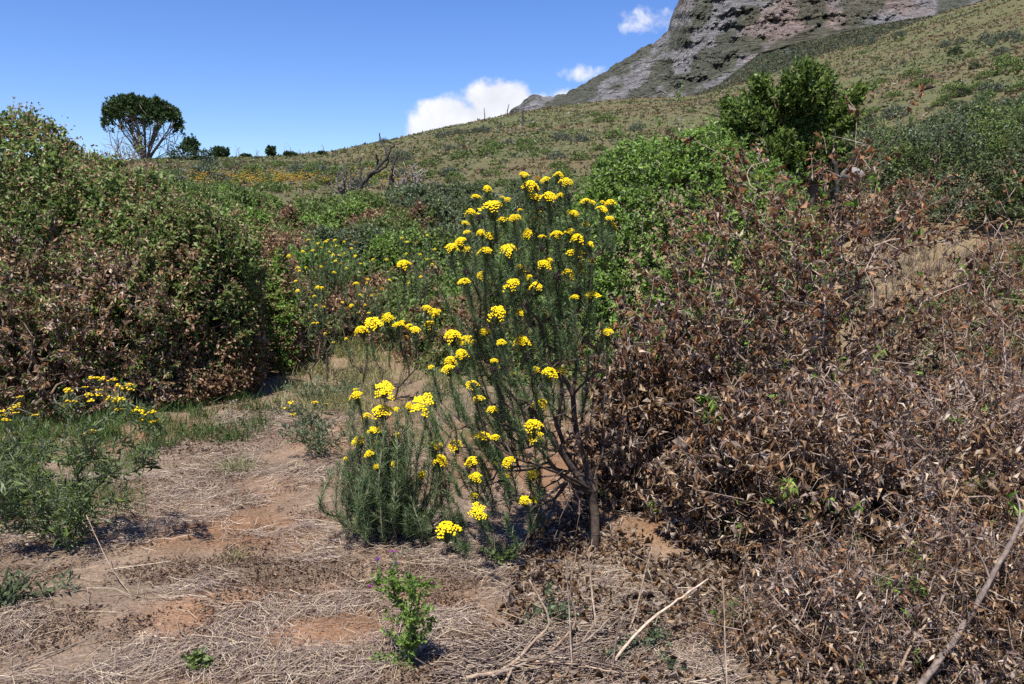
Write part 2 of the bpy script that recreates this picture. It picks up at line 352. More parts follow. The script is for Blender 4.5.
# ------------------------------------------------------------------ setting: ground and mountain
az_in = np.linspace(-.80, .80, 340); az_out = np.linspace(.80, 2 * math.pi - .80, 90)[1:-1]
AZ = np.concatenate([az_in, az_out]); RR = np.concatenate([np.geomspace(.35, 30, 130), np.geomspace(30, 520, 95)[1:], np.geomspace(520, 6000, 14)[1:]])
rr, aa = np.meshgrid(RR, AZ, indexing='ij'); X = rr * np.sin(aa); Y = rr * np.cos(aa); Z = hfun(X, Y)
b = MB(); nr, na = rr.shape; ii, jj = np.meshgrid(np.arange(nr - 1), np.arange(na), indexing='ij'); j2 = (jj + 1) % na
Q = np.stack([ii * na + jj, (ii + 1) * na + jj, (ii + 1) * na + j2, ii * na + j2], -1).reshape(-1, 4)
V = np.concatenate([np.stack([X, Y, Z], -1).reshape(-1, 3), [[0, 0, 0]]]); C = np.concatenate([gcol(X, Y).reshape(-1, 3), [[.25, .16, .1]]])
jx = np.arange(na); b.add(V, Q=Q, T=np.stack([np.full(na, nr * na), jx, (jx + 1) % na], 1), C=C)
o = obj('ground', b.mesh('ground', M_SOIL, True), kind='structure'); tag(o, 'red-brown soil rising into an olive heath-covered hillside', 'ground')

MR = np.array([(470, 135), (505, 118), (518, 107), (532, 99), (550, 99), (566, 98), (590, 82), (612, 70), (632, 58), (655, 45), (668, 34), (671, 22), (678, 4), (690, -40), (730, -95), (780, -120), (840, -90), (900, -45), (950, -16), (985, 1), (1010, 14), (1100, 70)], float)
MC = np.array([(470, 150), (566, 112), (640, 100), (690, 97), (720, 84), (760, 54), (820, 38), (880, 24), (930, 16), (985, 12), (1100, 90)], float)
mu = np.linspace(470, 1100, 460); nT = 150
Rr_ = np.interp(mu, MR[:, 0], MR[:, 1]); Cc_ = np.interp(mu, MC[:, 0], MC[:, 1])
rows = []; cols = []
hillrow = np.interp(mu, SK[:, 0], SK[:, 1]) + 45
for s in np.concatenate([np.linspace(0, .36, 60), np.linspace(.36, 1, nT)[1:], [1.06, 1.2]]):
    f = min(max((s - .36) / .64, 0), 1); row0 = Cc_ * (1 - f) + (Rr_ - 3) * f if s > .36 else hillrow * (1 - s / .36) + Cc_ * s / .36
    sm = fbm(v3(mu / 60, row0 / 45, 3), 4, 51); fine = fbm(v3(mu / 7, row0 / 7, 9), 4, 71, .65); led = fbm(v3(mu / 50, row0 / 26 + mu / 200, 1), 3, 81)
    crag = 1 - 2 * np.abs(fbm(v3(mu / 26 + row0 / 90, row0 / 30, 7), 5, 61, .62) - .5)
    crag = .5 * crag + .5 * np.floor(crag * 7 + fine * 2) / 8; strat = np.sin(row0 / 2.6 + sm * 9 + mu / 40 + fine * 2) * .5 + .5; strat = np.where(strat > .5, 1.0, 0.0) * .6 + strat * .4
    if s <= .36:
        f = s / .36; row = hillrow * (1 - f) + Cc_ * f; dep = 620 + 335 * f + 30 * (sm - .5) + (fine - .5) * 14; row = row + (fbm(v3(mu / 7, s * 60, 12), 3, 95, .6) - .5) * 5 * min(1, (1 - f) * 6)
    else:
        f = min((s - .36) / .64, 1); k0 = min(1, f / .10); k0 = k0 * k0 * (3 - 2 * k0); row = Cc_ * (1 - f) + (Rr_ - 3) * f; row = row + (fbm(v3(mu / 8, row0 / 8, 2), 4, 91, .62) - .5) * (4 + 5 * (f > .97)) * k0
        dep = 955 + 330 * f + k0 * (-44 * (crag - .72) - 6 * (strat - .5) - 22 * (fine - .5) - 30 * (led - .5))
        if s > 1: row = row + (s - 1) * 300; dep = dep + 300 * (s - 1) * 6
    P = at(mu, row, dep)
    rows.append(P)
    veg = np.array([.066, .070, .042]); rk = np.array([.19, .182, .184]); pink = np.array([.215, .168, .148])
    if s <= .36: c = np.tile(veg, (len(mu), 1)); kk = np.clip((sm - .52) / .1, 0, 1)[:, None]; c = c * (1 - .55 * kk) + .55 * kk * np.array([.046, .062, .046]); c = c * (.4 + 1.2 * fbm(v3(mu / 5, s * 90, 13), 3, 97, .6))[:, None]; rp = np.clip((fbm(v3(mu / 14, s * 24, 14), 3, 98) - .70) / .06, 0, 1)[:, None] * .6; c = c * (1 - rp) + rk * rp
    else:
        kk = np.clip((fbm(v3(mu / 40, row0 / 25, 4), 3, 101) - .42) / .2, 0, 1)[:, None] * np.clip((mu - 640) / 130, 0, 1)[:, None]; c = rk * (1 - kk) + pink * kk
        vg = np.clip((fbm(v3(mu / 22, row0 / 15 + mu / 50, 6), 4, 111) - .47 + .05 * (1 - f)) / .07, 0, 1)[:, None] * .8; c = c * (1 - vg) + veg * vg
    cols.append(c)
P = np.array(rows); nr, na = P.shape[:2]; ii, jj = np.meshgrid(np.arange(nr - 1), np.arange(na - 1), indexing='ij')
b = MB(); b.add(P, Q=np.stack([ii * na + jj, ii * na + jj + 1, (ii + 1) * na + jj + 1, (ii + 1) * na + jj], -1).reshape(-1, 4), C=np.array(cols))
o = obj('mountain', b.mesh('mountain', M_ROCK), kind='structure'); tag(o, 'grey and pink rocky mountain with cliffs above the hill', 'mountain')
rg = rng_(52); n = 15000; i_ = rg.integers(0, 59, n); j_ = rg.integers(130, 380, n); q = P[i_, j_] * .5 + P[i_ + 1, np.minimum(j_ + 1, na - 1)] * .5; s_ = rg.uniform(.9, 2.4, n); k = 4
base = np.repeat(q, k, 0) + rg.normal(size=(n * k, 3)) * np.repeat(s_, k)[:, None] * np.array([.6, .6, .1]); d_ = unit(rg.normal(size=base.shape) * np.array([.7, .7, .3]) + np.array([0, 0, .8])); LL = np.repeat(s_, k) * rg.uniform(.6, 1.2, n * k); sd = unit(np.cross(d_, rg.normal(size=d_.shape))) * LL[:, None] * .45
b = MB(); b.add(np.stack([base - sd, base + sd, base + d_ * LL[:, None]], 1), T=np.arange(n * k * 3).reshape(-1, 3), C=np.repeat(np.repeat(pick(pal((.085, .085, .04), (.065, .075, .036), (.11, .095, .05), (.06, .075, .05)), n, rg), k, 0)[:, None], 3, 1))
o = obj('mountain_scrub', b.mesh('mountain_scrub', M_FAR), kind='stuff'); tag(o, 'low scrub on the slope at the foot of the cliffs', 'scrub')
print('setting', round(time.time() - T0, 1))

# ------------------------------------------------------------------ shrubs
def crown(n, rad, h, rg, shell=.55, lump=.35, seed=0, low=0.0, sc=2.3, spike=.05):
    """points inside a lumpy dome that stands on the ground: returns positions and outward directions"""
    d = unit(rg.normal(size=(n * 4, 3))); d[:, 2] = np.abs(d[:, 2]); d = d[d[:, 2] > low][:n]; n = len(d)
    q = 1 / (np.hypot(d[:, 0], d[:, 1]) ** 2.7 + d[:, 2] ** 2.7) ** (1 / 2.7)
    lm = 1 - lump + 2 * lump * fbm(d * sc + seed * 3.1, 3, 200 + seed)
    rr = lm * q * (shell + (1 - shell) * rg.random(n) ** .5)
    rr = rr * np.where(rg.random(n) < spike, rg.uniform(1.0, 1.22, n), 1)
    p = d * rr[:, None] * np.array([rad[0], rad[1], h])
    p[:, 2] = np.maximum(p[:, 2], .05 + .12 * rg.random(n)); return p, unit(d / np.array([rad[0], rad[1], h]))
def shrub(name, label, cat, loc, rad, h, colf, seed, n=900, per=14, L=(.045, .075), asp=.42, sprig=.16, group=None, mat=None, leafmat=None, shell=.68, lump=.35, droop=0.0,
          nodes=700, wr=.0022, wcol=(.16, .12, .09), low=0.0, extra=None, fold=.2, curl=.12, upw=.5, fname='foliage', shape=None, spike=.05, stem='stem'):
    rg = rng_(seed); root = thing(name, label, cat, loc, group)
    P, D = crown(n, rad, h, rg, shell, lump, seed, low, spike=spike)
    if shape is not None: P = shape(P)
    D = unit(D + np.array([0, 0, upw]) + rg.normal(size=P.shape) * .35)
    idx = rg.permutation(len(P))[:nodes]
    inner, _ = crown(nodes // 3, (rad[0] * .75, rad[1] * .75), h * .85, rg, .25, lump, seed, low)
    if shape is not None: inner = shape(inner)
    Nn, par, cnt = grow(np.concatenate([P[idx] - D[idx] * sprig * .8, inner]), (0, 0, -.03), .45)
    b = MB(); wood(b, Nn, par, cnt, wr, .40, wcol, rg, 5)
    segs(b, P - D * sprig, P, wr, wr * .5, np.array(wcol), 3)
    obj(stem, b.mesh(stem, mat or M_BARK, True), root)
    k = len(P); tt = rg.random((k, per)); base = P[:, None] - D[:, None] * (tt * sprig)[..., None]
    out = unit(rg.normal(size=(k, per, 3))); ld = unit(D[:, None] * (.4 if droop < .3 else .75) + out + np.array([0, 0, -droop])); NR = np.repeat(unit(D + np.array([0, 0, .5])), per, 0); base = base.reshape(-1, 3); ld = ld.reshape(-1, 3)
    LL = rg.uniform(L[0], L[1], len(base)); C = colf(base, base + np.asarray(loc), rg, h)
    b = MB(); leaves(b, base, ld, LL, LL * asp * rg.uniform(.7, 1.2, len(base)), C, rg, fold, curl, nrm=NR, nj=.5 if droop < .3 else .8, simple=droop < .4 or loc[1] > 4.0)
    if extra: extra(b, P, D, rg)
    fo = obj(fname, b.mesh(fname, leafmat or M_GREEN), root, 'stuff')
    return root
def mixf(ga, gb, frac):
    """two palettes mixed: frac(local, world, h) is the share of the second"""
    def f(lp, wp, rg, h):
        k = rg.random(len(lp)) < frac(lp, wp, h); a = pick(ga, len(lp), rg); bb = pick(gb, len(lp), rg)
        return np.where(k[:, None], bb, a)
    return f
def patch(amount, sc=.5, seed=7, sharp=6):
    return lambda lp, wp, h: np.clip((fbm(wp / sc, 3, seed) - .5) * sharp + amount, 0, 1)
def seedheads(frac, size=.018, palx=DRYB, k=10):
    """little brown seed clusters at the shoot tips"""
    def f(b, P, D, rg):
        s = np.where(rg.random(len(P)) < frac)[0]
        q = np.repeat(P[s], k, 0) + rg.normal(size=(len(s) * k, 3)) * size * 1.6 + np.repeat(D[s], k, 0) * size
        leaves(b, q, unit(rg.normal(size=q.shape) + np.array([0, 0, .5])), size * rg.uniform(.8, 1.7, len(q)), size * .8, pick(palx, len(q), rg), rg)
    return f

def tangle(k=3, Lr=(.07, .22), seedf=None):
    """thin drooping twiglets round the shoot tips"""
    def f(b, P, D, rg):
        q = np.repeat(P, k, 0) + rg.normal(size=(len(P) * k, 3)) * .04; d = unit(np.repeat(D, k, 0) * .5 + rg.normal(size=q.shape) * .7 - np.array([0, 0, .25]))
        blades(b, q - d * .06, d, rg.uniform(Lr[0], Lr[1], len(q)), rg.uniform(.0016, .0032, len(q)), pick(np.concatenate([DRYG, DRYG * .6, DRYB * .7]), len(q), rg), rg, .45, .2)
        if seedf: seedf(b, P, D, rg)
    return f
# left-hand thicket
lowbrown = lambda lo, hi, base: (lambda lp, wp, h: np.clip((hi - lp[:, 2] / h) / (hi - lo) + (fbm(wp / .45, 3, 8) - .5) * 3.2 + base, 0, 1))
shrub('big_bush', 'tallest bush of the thicket, green leaves with brown seed clusters along its top', 'bush', onground(28, 9.0), (2.6, 1.6), 2.95, mixf(GREEN * 1.3, DRYB * 1.3, lowbrown(-.4, .42, .15)), 11, n=5600, per=10, asp=.5, L=(.045, .085), sprig=.15, shell=.86, shape=lambda P: P * np.stack([np.ones(len(P)), np.ones(len(P)), 1 - .45 * np.clip((P[:, 0] - .2) / 2.3, 0, 1)], -1), extra=seedheads(.6, .026, DRYB * 1.25, 7), nodes=900, lump=.22, spike=.0)
shrub('dead_bush', 'brown dead-leaved bush in front of the tallest bush, behind the ragwort', 'bush', onground(30, 7.5), (1.55, .95), 1.75, mixf(GREEN, np.concatenate([DRYB * 1.25, DRYB * 1.25, DRYG]), lambda lp, wp, h: np.clip(.88 + (fbm(wp / .4, 3, 8) - .5) * 2.2 - .5 * np.clip(lp[:, 2] / h - .55, 0, 1) / .45, 0, 1)), 12, shell=.8, n=2500, per=13, L=(.04, .075), asp=.36, sprig=.18, leafmat=M_DRY, droop=.35, low=.03, lump=.5, upw=.3, nodes=800)
shrub('brown_green_bush', 'bush with green top and brown dead skirt overhanging dark shade', 'bush', onground(168, 8.2), (.98, .95), 1.82, mixf(GREEN * 1.2, DRYB * 1.25, lowbrown(.1, .6, .06)), 13, spike=.02, n=3200, per=12, asp=.46, L=(.042, .08), shell=.84, sprig=.15, extra=seedheads(.6, .024, DRYB * 1.25, 7), droop=.15, lump=.42, low=.06, nodes=800)
shrub('yellow_green_bush', 'yellow-green leafy bush at the edge of the bare path, beside the shaded grass', 'bush', onground(248, 9.8), (.95, .95), 1.66, mixf(LIGHTG * 1.15, DRYB * 1.25, patch(.30, .35, 9)), 14, spike=.02, n=2600, per=12, asp=.46, L=(.042, .08), shell=.84, sprig=.15, extra=seedheads(.5, .024, DRYB * 1.25, 7), lump=.5, nodes=600)
shrub('middle_bush', 'green bush with tan seed clusters between the tallest bush and the brown-skirted one', 'bush', onground(118, 8.9), (1.25, 1.0), 2.25, mixf(GREEN * 1.3, DRYB * 1.3, lowbrown(-.4, .45, .15)), 15, n=2300, per=10, asp=.48, L=(.045, .085), shell=.84, sprig=.15, extra=seedheads(.6, .025, DRYB * 1.25, 7), nodes=500, lump=.3, spike=.02)
print('left', round(time.time() - T0, 1))

# bright green bush and its neighbours behind the flowering shrub
shrub('bright_green_bush', 'dense bright green bush standing behind the flowering shrub', 'bush', onground(690, 9.6), (1.68, 1.25), 2.84, mixf(LIGHTG * 1.15, GREYG * 1.3, lambda lp, wp, h: np.full(len(lp), .12)), 21, n=7500, per=11, L=(.040, .075), asp=.46, sprig=.15, nodes=700, lump=.13, shell=.86, spike=.02)
for q, (px, Yd, rx, h, lab) in enumerate(((958, 15.0, 1.9, 1.95, 'grey-green bush behind the dead brown shrub, below the open hillside'), (872, 16.0, 1.7, 1.9, 'grey-green bush beside the small dark tree'), (1065, 14.0, 1.6, 1.8, 'grey-green bush above the pale dry grass'))):
    shrub('grey_green_bush', lab, 'bush', onground(px, Yd), (rx, 1.2), h, mixf(GREYG, GREEN, patch(.45, .6, 4)), 30 + q, n=1500, per=11, L=(.05, .085), sprig=.18, nodes=400, shell=.6)

# low thicket that fills the middle distance; three kinds, copied
protos = []
for q, (nm, lab, cf, rx, h, grp) in enumerate((
    ('green_bush', 'low green leafy bush in the thicket between path and hillside', mixf(GREEN * 1.2, LIGHTG * 1.25, patch(.6, .8, 5)), 1.3, 1.15, 'low green bushes of the middle thicket'),
    ('brownish_bush', 'low brown-green bush gone to seed in the thicket between path and hillside', mixf(GREEN * 1.15, DRYB * 1.2, patch(.42, .5, 6)), 1.25, 1.0, 'low brown-green bushes of the middle thicket'),
    ('blue_green_bush', 'low blue-green bush in the thicket between path and hillside', mixf(GREYG * 1.05, GREEN * 1.1, patch(.4, .8, 5)), 1.3, 1.1, 'low blue-green bushes of the middle thicket'))):
    protos.append([shrub(nm, lab, 'bush', (0, 0, 0), (rx, rx * .9), h, cf, 40 + q, n=1900, per=11, L=(.055, .10), asp=.48, sprig=.15, shell=.84, group=grp, nodes=350, extra=seedheads(.5 if q == 1 else .15), lump=.4), 0])
def put(kind, px, Yd, sc, rz):
    pr = protos[kind]; loc = onground(px, Yd); loc[2] -= .05
    if pr[1] == 0: o = pr[0]; o.location = loc; o.rotation_euler = (0, 0, rz); o.scale = (sc, sc, sc)
    else: o = copy_tree(pr[0], loc, rz, sc)
    pr[1] += 1
MID = [(0, 300, 12.5, 1.0), (1, 350, 11.8, .9), (0, 235, 13, 1.1), (1, 402, 12.4, .9), (0, 447, 11.6, .85), (1, 300, 15.5, 1.0), (0, 215, 16.0, 1.15), (2, 362, 15.5, .95), (0, 420, 15, .95), (1, 262, 17.5, 1.05), (1, 470, 10.2, .8), (0, 520, 11.5, .9), (1, 560, 9.6, .75),
       (2, 470, 15.5, 1.0), (0, 330, 18.5, 1.0), (1, 395, 18, 1.0), (0, 190, 19, 1.2), (2, 440, 19, 1.0), (0, 250, 20.5, 1.05), (2, 500, 18.5, 1.0), (1, 305, 21.5, 1.0), (0, 370, 21.5, .95), (2, 415, 22, 1.0), (0, 545, 15, 1.0),
       (2, 470, 22.5, .95), (0, 205, 23, 1.05), (0, 1010, 19, 1.0), (2, 930, 19.5, 1.0), (0, 880, 20, 1.0), (2, 985, 22, 1.0), (2, 1050, 20, 1.0), (0, 165, 13.5, 1.15), (2, 535, 22, .9), (2, 800, 12.6, .8), (1, 990, 9.5, .5), (1, 1045, 9.0, .55), (1, 940, 11, .55), (1, 1020, 12, .6), (0, 1060, 10.5, .5), (1, 905, 9.0, .5)]
rg = rng_(5)
for (kd, px, Yd, sc) in MID: put(kd, px, Yd, sc * rg.uniform(.9, 1.08), rg.uniform(0, 6.28))
print('mid', round(time.time() - T0, 1))

# dead shrubs on the right
def drygrad(seed, rust, green=.02):
    def f(lp, wp, rg, h):
        n = len(lp); z = lp[:, 2] / h; nz_ = fbm(wp / .35, 3, seed)
        c = np.where((rg.random(n) < np.clip(.52 + (nz_ - .5) * 3, 0, 1))[:, None], pick(DRYG, n, rg), pick(DRYB, n, rg))
        c = np.where((rg.random(n) < np.clip((z - .45) * 1.8 * rust + (nz_ - .5), 0, .9))[:, None], pick(RUST, n, rg) * 1.1, c)
        g_ = fbm(wp / .16, 2, seed + 5) > .79 - green
        return np.where(g_[:, None], pick(LIGHTG, n, rg), c)
    return f
E = dict(spike=.38, leafmat=M_DRY, wr=.0021, wcol=(.27, .205, .165), fold=.35, curl=.30)
shrub('dead_shrub', 'large dead shrub with red-brown seed heads on top and hanging dry leaves', 'shrub', onground(800, 4.9), (1.05, .9), 2.12, drygrad(3, .6), 51, n=1050, per=13, L=(.026, .066), asp=.30, sprig=.24, droop=.55, extra=tangle(2, (.08, .25), seedheads(.6, .014, RUST * 1.2, 9)), nodes=1200, low=0.0, lump=.55, shell=.3, **E)
shrub('dead_shrub', 'dead shrub with curled grey leaves, heaped beside the flowering shrub\'s trunk', 'shrub', onground(668, 4.75), (.6, .5), 1.15, drygrad(4, .4), 52, n=800, per=17, L=(.026, .068), asp=.30, sprig=.22, droop=.9, extra=tangle(2), nodes=800, low=0.0, shell=.3, **E)
shrub('dead_shrub', 'low dead shrub of grey-brown leaves behind the leaning bare branch', 'shrub', onground(915, 3.75), (.95, .62), 1.0, drygrad(5, .25, .05), 53, n=1100, per=17, L=(.026, .068), asp=.30, sprig=.22, droop=.9, extra=tangle(2), nodes=900, low=0.0, shell=.3, **E)
shrub('dead_shrub', 'low dead shrub of dark curled leaves with a shaded hollow at its foot', 'shrub', onground(790, 4.05), (.72, .45), .92, drygrad(6, .2), 54, n=780, per=17, L=(.026, .068), asp=.30, sprig=.22, droop=.9, extra=tangle(2), nodes=700, low=0.0, shell=.3, **E)
shrub('dead_shrub', 'thin dead shrub of bare twigs in front of pale dry grass', 'shrub', onground(1000, 5.1), (.8, .7), 1.7, drygrad(7, .9, .05), 55, n=600, per=5, L=(.025, .05), asp=.34, sprig=.2, droop=.4, extra=tangle(2, (.08, .25), seedheads(.5, .014, RUST, 7)), nodes=750, low=0.0, shell=.35, **E)
shrub('dead_shrub', 'dead shrub of reddish leaves spreading over the pale dry grass', 'shrub', onground(1040, 3.9), (.6, .5), .85, drygrad(8, .7, .06), 56, n=700, per=13, L=(.022, .06), asp=.26, sprig=.22, droop=.7, extra=tangle(2), nodes=650, low=0.0, shell=.3, **E)
shrub('dead_shrub', 'lowest dead shrub of tangled brown leaves around the foot of the leaning bare branch', 'shrub', onground(985, 2.95), (.5, .36), .5, drygrad(9, .2, .05), 57, n=1000, per=15, L=(.018, .052), asp=.28, sprig=.16, droop=.8, extra=tangle(2), nodes=500, low=0.0, shell=.3, **E)
shrub('dead_shrub', 'low heap-like dead shrub between twig heap and leaning bare branch', 'shrub', onground(835, 2.95), (.45, .3), .42, drygrad(10, .2, .03), 58, n=800, per=15, L=(.018, .052), asp=.28, sprig=.16, droop=.8, extra=tangle(2), nodes=400, low=0.0, shell=.3, **E)
print('dead', round(time.time() - T0, 1))

# ------------------------------------------------------------------ flowering shrubs
def ico():
    p = (1 + 5 ** .5) / 2
    v = unit(np.array([(-1, p, 0), (1, p, 0), (-1, -p, 0), (1, -p, 0), (0, -1, p), (0, 1, p), (0, -1, -p), (0, 1, -p), (p, 0, -1), (p, 0, 1), (-p, 0, -1), (-p, 0, 1)], float))
    f = np.array([(0, 11, 5), (0, 5, 1), (0, 1, 7), (0, 7, 10), (0, 10, 11), (1, 5, 9), (5, 11, 4), (11, 10, 2), (10, 7, 6), (7, 1, 8), (3, 9, 4), (3, 4, 2), (3, 2, 6), (3, 6, 8), (3, 8, 9), (4, 9, 5), (2, 4, 11), (6, 2, 10), (8, 6, 7), (9, 8, 1)])
    return v, f
IV, IF = ico()
def blobs(b, P, r, C, sq=.7):
    n = len(P); V = P[:, None] + IV[None] * np.broadcast_to(r, n)[:, None, None] * np.array([1, 1, sq])
    b.add(V, T=(np.arange(n)[:, None, None] * 12 + IF[None]).reshape(-1, 3), C=np.repeat(np.broadcast_to(C, (n, 3))[:, None], 12, 1))
def head_mesh(seed, flat=.30, nsub=9, old=False):
    """flat-topped cluster of many small button florets, unit diameter"""
    rg = rng_(seed); b = MB(); pts = []
    ga = 2.399963
    for k in range(nsub):
        rr = .36 * math.sqrt((k + .3) / nsub); c = np.array([rr * math.cos(k * ga), rr * math.sin(k * ga)]) + rg.normal(size=2) * .03
        cr = rg.uniform(.11, .16); m_ = 11
        for j in range(m_):
            q = c + cr * math.sqrt((j + .4) / m_) * np.array([math.cos(j * ga), math.sin(j * ga)])
            d = np.linalg.norm(q); z = flat * (1 - (d / .52) ** 2) + rg.normal() * .018 - .04 * (np.linalg.norm(q - c) / cr) ** 2
            pts.append((q[0], q[1], z))
    pts = np.array(pts); base = np.array([.93, .745, .008]) if not old else np.array([.42, .20, .02])
    blobs(b, pts, rg.uniform(.034, .05, len(pts)), base * rg.uniform(.8, 1.08, (len(pts), 1)) * np.array([1, 1, 1]) * (1 - np.array([0, .12, 0]) * rg.random((len(pts), 1))), .8)
    h = b.mesh('flower_head', M_YELLOW, True)
    b = MB(); s = pts[::4]; segs(b, np.tile([[0, 0, -.45]], (len(s), 1)), s - np.array([0, 0, .03]), .016, .012, np.array([.10, .13, .04]), 3)
    return h, b.mesh('flower_stalk', M_NEEDLE)
HEADS = [head_mesh(300 + k, f, n) for k, (f, n) in enumerate(((.36, 9), (.44, 11), (.30, 8), (.48, 10), (.38, 7)))]
OLD = [head_mesh(320, .3, 8, True)]
def seed_mesh():
    rg = rng_(77); b = MB(); p = unit(rg.normal(size=(90, 3))) * .42 * rg.uniform(.5, 1, (90, 1)) * np.array([1, 1, .75]); blobs(b, p, .06, np.array([.055, .042, .045]) * rg.uniform(.6, 1.6, (90, 1)))
    segs(b, np.zeros((12, 3)) - np.array([0, 0, .5]), p[:12], .02, .015, np.array([.06, .045, .035]), 3); return b.mesh('seed_head', M_DRY)
SEEDM = seed_mesh()
NEED = pal((.075, .122, .044), (.10, .152, .058), (.13, .185, .08), (.06, .096, .037))
def px_list(txt, x0, y0, sc, dw):
    out = []
    for tok in txt.split():
        v = [float(q) for q in tok.split(',')]; out.append((x0 + v[0] / sc, y0 + v[1] / sc, (v[2] if len(v) > 2 else dw) / sc))
    return out
def flower_shrub(name, label, root, heads, cpx, cY, hw, dd, seed, brush=.22, need=110, nl=(.025, .045), shoots=40, guide=None, group=None, nseed=0, lean=.35, wcol=(.075, .055, .045), wr=.0021, wmin=9, arch=False, gpar=None, hs=1.58, fill=()):
    """shrub whose stems end in the flower heads at the given picture places; depths spread through a round crown"""
    rg = rng_(seed); root = np.asarray(root, float); th = thing(name, label, 'shrub', root, group); tips = []; sizes = []
    for (px, py, wd) in heads:
        prof = math.sqrt(max(.08, 1 - min(1, ((px - cpx) / hw) ** 2)))
        Yd = cY + rg.uniform(-1, -.1) * dd * prof - (wd - 13) * .008
        for _ in range(30):
            P = at(px, py, Yd)
            if P[2] > hfun(P[0], P[1]) + .07: break
            Yd -= .05
        tips.append(P - root); sizes.append(max(wd, 3.2) / F * Yd * hs)
    tips = np.array(tips); nh = len(tips); cen = tips.mean(0); ext = np.abs(tips - cen).max(0)
    ex = cen + unit(rg.normal(size=(shoots, 3))) * (rg.random((shoots, 1)) ** .4) * ext * .9; ex[:, 2] = np.maximum(ex[:, 2], .12)
    if len(ex): ex = np.array([tips[rg.integers(nh)] * .7 + e * .3 + rg.normal(size=3) * .06 for e in ex]); ex[:, 2] = np.maximum(ex[:, 2] - .07, .1); ex[:, 1] += .12 * (not arch)
    for (x0, x1, y0, y1, m_, d0, d1) in fill:
        f_ = at(rg.uniform(x0, x1, m_), rg.uniform(y0, y1, m_), cY + rg.uniform(d0, d1, m_)) - root; f_[:, 2] = np.maximum(f_[:, 2], .1); ex = np.concatenate([ex, f_])
    allp = np.concatenate([tips, ex])
    D = unit((allp - np.array([0, 0, cen[2] * .2])) * np.array([lean, lean, lean]) + np.array([0, 0, .8]) + rg.normal(size=allp.shape) * .12)
    bl = np.minimum(brush * rg.uniform(.7, 1.2, len(allp)), np.maximum(.05, allp[:, 2] * .8))
    sub = allp - D * bl[:, None]; sub[:, 2] = np.maximum(sub[:, 2], .03)
    inner = np.concatenate([sub * rg.uniform(.35, .8, (len(sub), 1)) + rg.normal(size=sub.shape) * .04]); inner[:, 2] = np.maximum(inner[:, 2], .08)
    inner = inner[::2]
    if arch:
        b = MB(); b2 = MB()
        for k in range(len(allp)):
            q = allp[k]; r0 = rg.normal(size=3) * np.array([.09, .07, 0]); out = np.array([q[0], q[1], 0]); m1 = r0 + out * rg.uniform(.4, .8) + np.array([0, 0, q[2] * rg.uniform(.08, .25) + .02]); m2 = r0 * .3 + out * rg.uniform(.85, 1.15) + np.array([0, 0, q[2] * rg.uniform(.45, .65)]) + rg.normal(size=3) * .03
            c = spline(np.array([r0 + np.array([0, 0, -.02]), m1, m2, q]), 22); tube(b, c, np.linspace(.0045, .0022, 22), np.array(wcol), 5)
            t_ = rg.uniform(.22, 1, need) ** .8 * 20.99; i_ = t_.astype(int); f_ = (t_ - i_)[:, None]; ax = c[i_] * (1 - f_) + c[i_ + 1] * f_; dx = unit(c[i_ + 1] - c[i_])
            blades(b2, ax, unit(dx * .9 + unit(rg.normal(size=ax.shape)) * .8 + np.array([0, 0, .15])), rg.uniform(nl[0], nl[1], need), rg.uniform(.0018, .0030, need), pick(NEED, need, rg) * rg.uniform(.75, 1.4), rg, .3)
        obj('stem', b.mesh('stem', M_BARK, True), th); obj('needle_foliage', b2.mesh('needle_foliage', M_NEEDLE), th, 'stuff'); need = 0
    Nn, par, cnt = grow(np.concatenate([sub, inner]), (0, 0, -.03), .62, guide, gpar) if not arch else (None,) * 3
    if not arch:
        b = MB(); wood(b, Nn, par, cnt, wr, .42, wcol, rg, 7, .03, .024)
        md = (sub + allp) / 2 + rg.normal(size=allp.shape) * bl[:, None] * .06
        segs(b, sub, md, wr * 1.1, wr, np.array(wcol), 5); segs(b, md, allp, wr, wr * .7, np.array((.10, .10, .045)), 5)
        obj('stem', b.mesh('stem', M_BARK, True), th)
        b = MB()
        tt = rg.random((len(allp), need)) ** .8; axis = np.where(tt[..., None] < .5, allp[:, None] * (1 - 2 * tt[..., None]) + md[:, None] * 2 * tt[..., None], md[:, None] * (2 - 2 * tt[..., None]) + sub[:, None] * (2 * tt[..., None] - 1))
        nd = unit(D[:, None] * .95 + unit(rg.normal(size=axis.shape)) * .8).reshape(-1, 3); ax = axis.reshape(-1, 3); nn = len(ax)
        LL = rg.uniform(nl[0], nl[1], nn); cc = pick(NEED, nn, rg) * np.repeat(rg.uniform(.75, 1.35, len(allp)), need)[:, None]
        blades(b, ax, nd, LL, rg.uniform(.0016, .0030, nn) * max(1, cY / 5.0), cc, rg, .25)
        obj('needle_foliage', b.mesh('needle_foliage', M_NEEDLE), th, 'stuff')
    for k in range(nh):
        hm, sm = (OLD[0] if rg.random() < .12 and sizes[k] * F / cY < 10.5 else HEADS[rg.integers(len(HEADS))])
        o = obj('flower_head', hm, th, loc=tips[k]); s_ = sizes[k]; o.scale = (s_, s_ * rg.uniform(.75, 1.1), s_ * rg.uniform(.7, 1.15))
        nd = unit(D[k] * .5 + np.array([-.05, -.42, .7]) + rg.normal(size=3) * .24)
        o.rotation_euler = (Vector(nd).to_track_quat('Z', 'Y') @ Matrix.Rotation(rg.uniform(0, 6.28), 4, 'Z').to_quaternion()).to_euler()
        if s_ * F / cY > wmin: obj('flower_stalk', sm, o)
    for k in range(nseed):
        q = tips[rg.integers(nh)] + np.array([rg.normal() * .06, rg.normal() * .05, -rg.uniform(.03, .14)])
        o = obj('seed_head', SEEDM, th, loc=q); s_ = rg.uniform(.035, .06); o.scale = (s_, s_, s_)
    return th
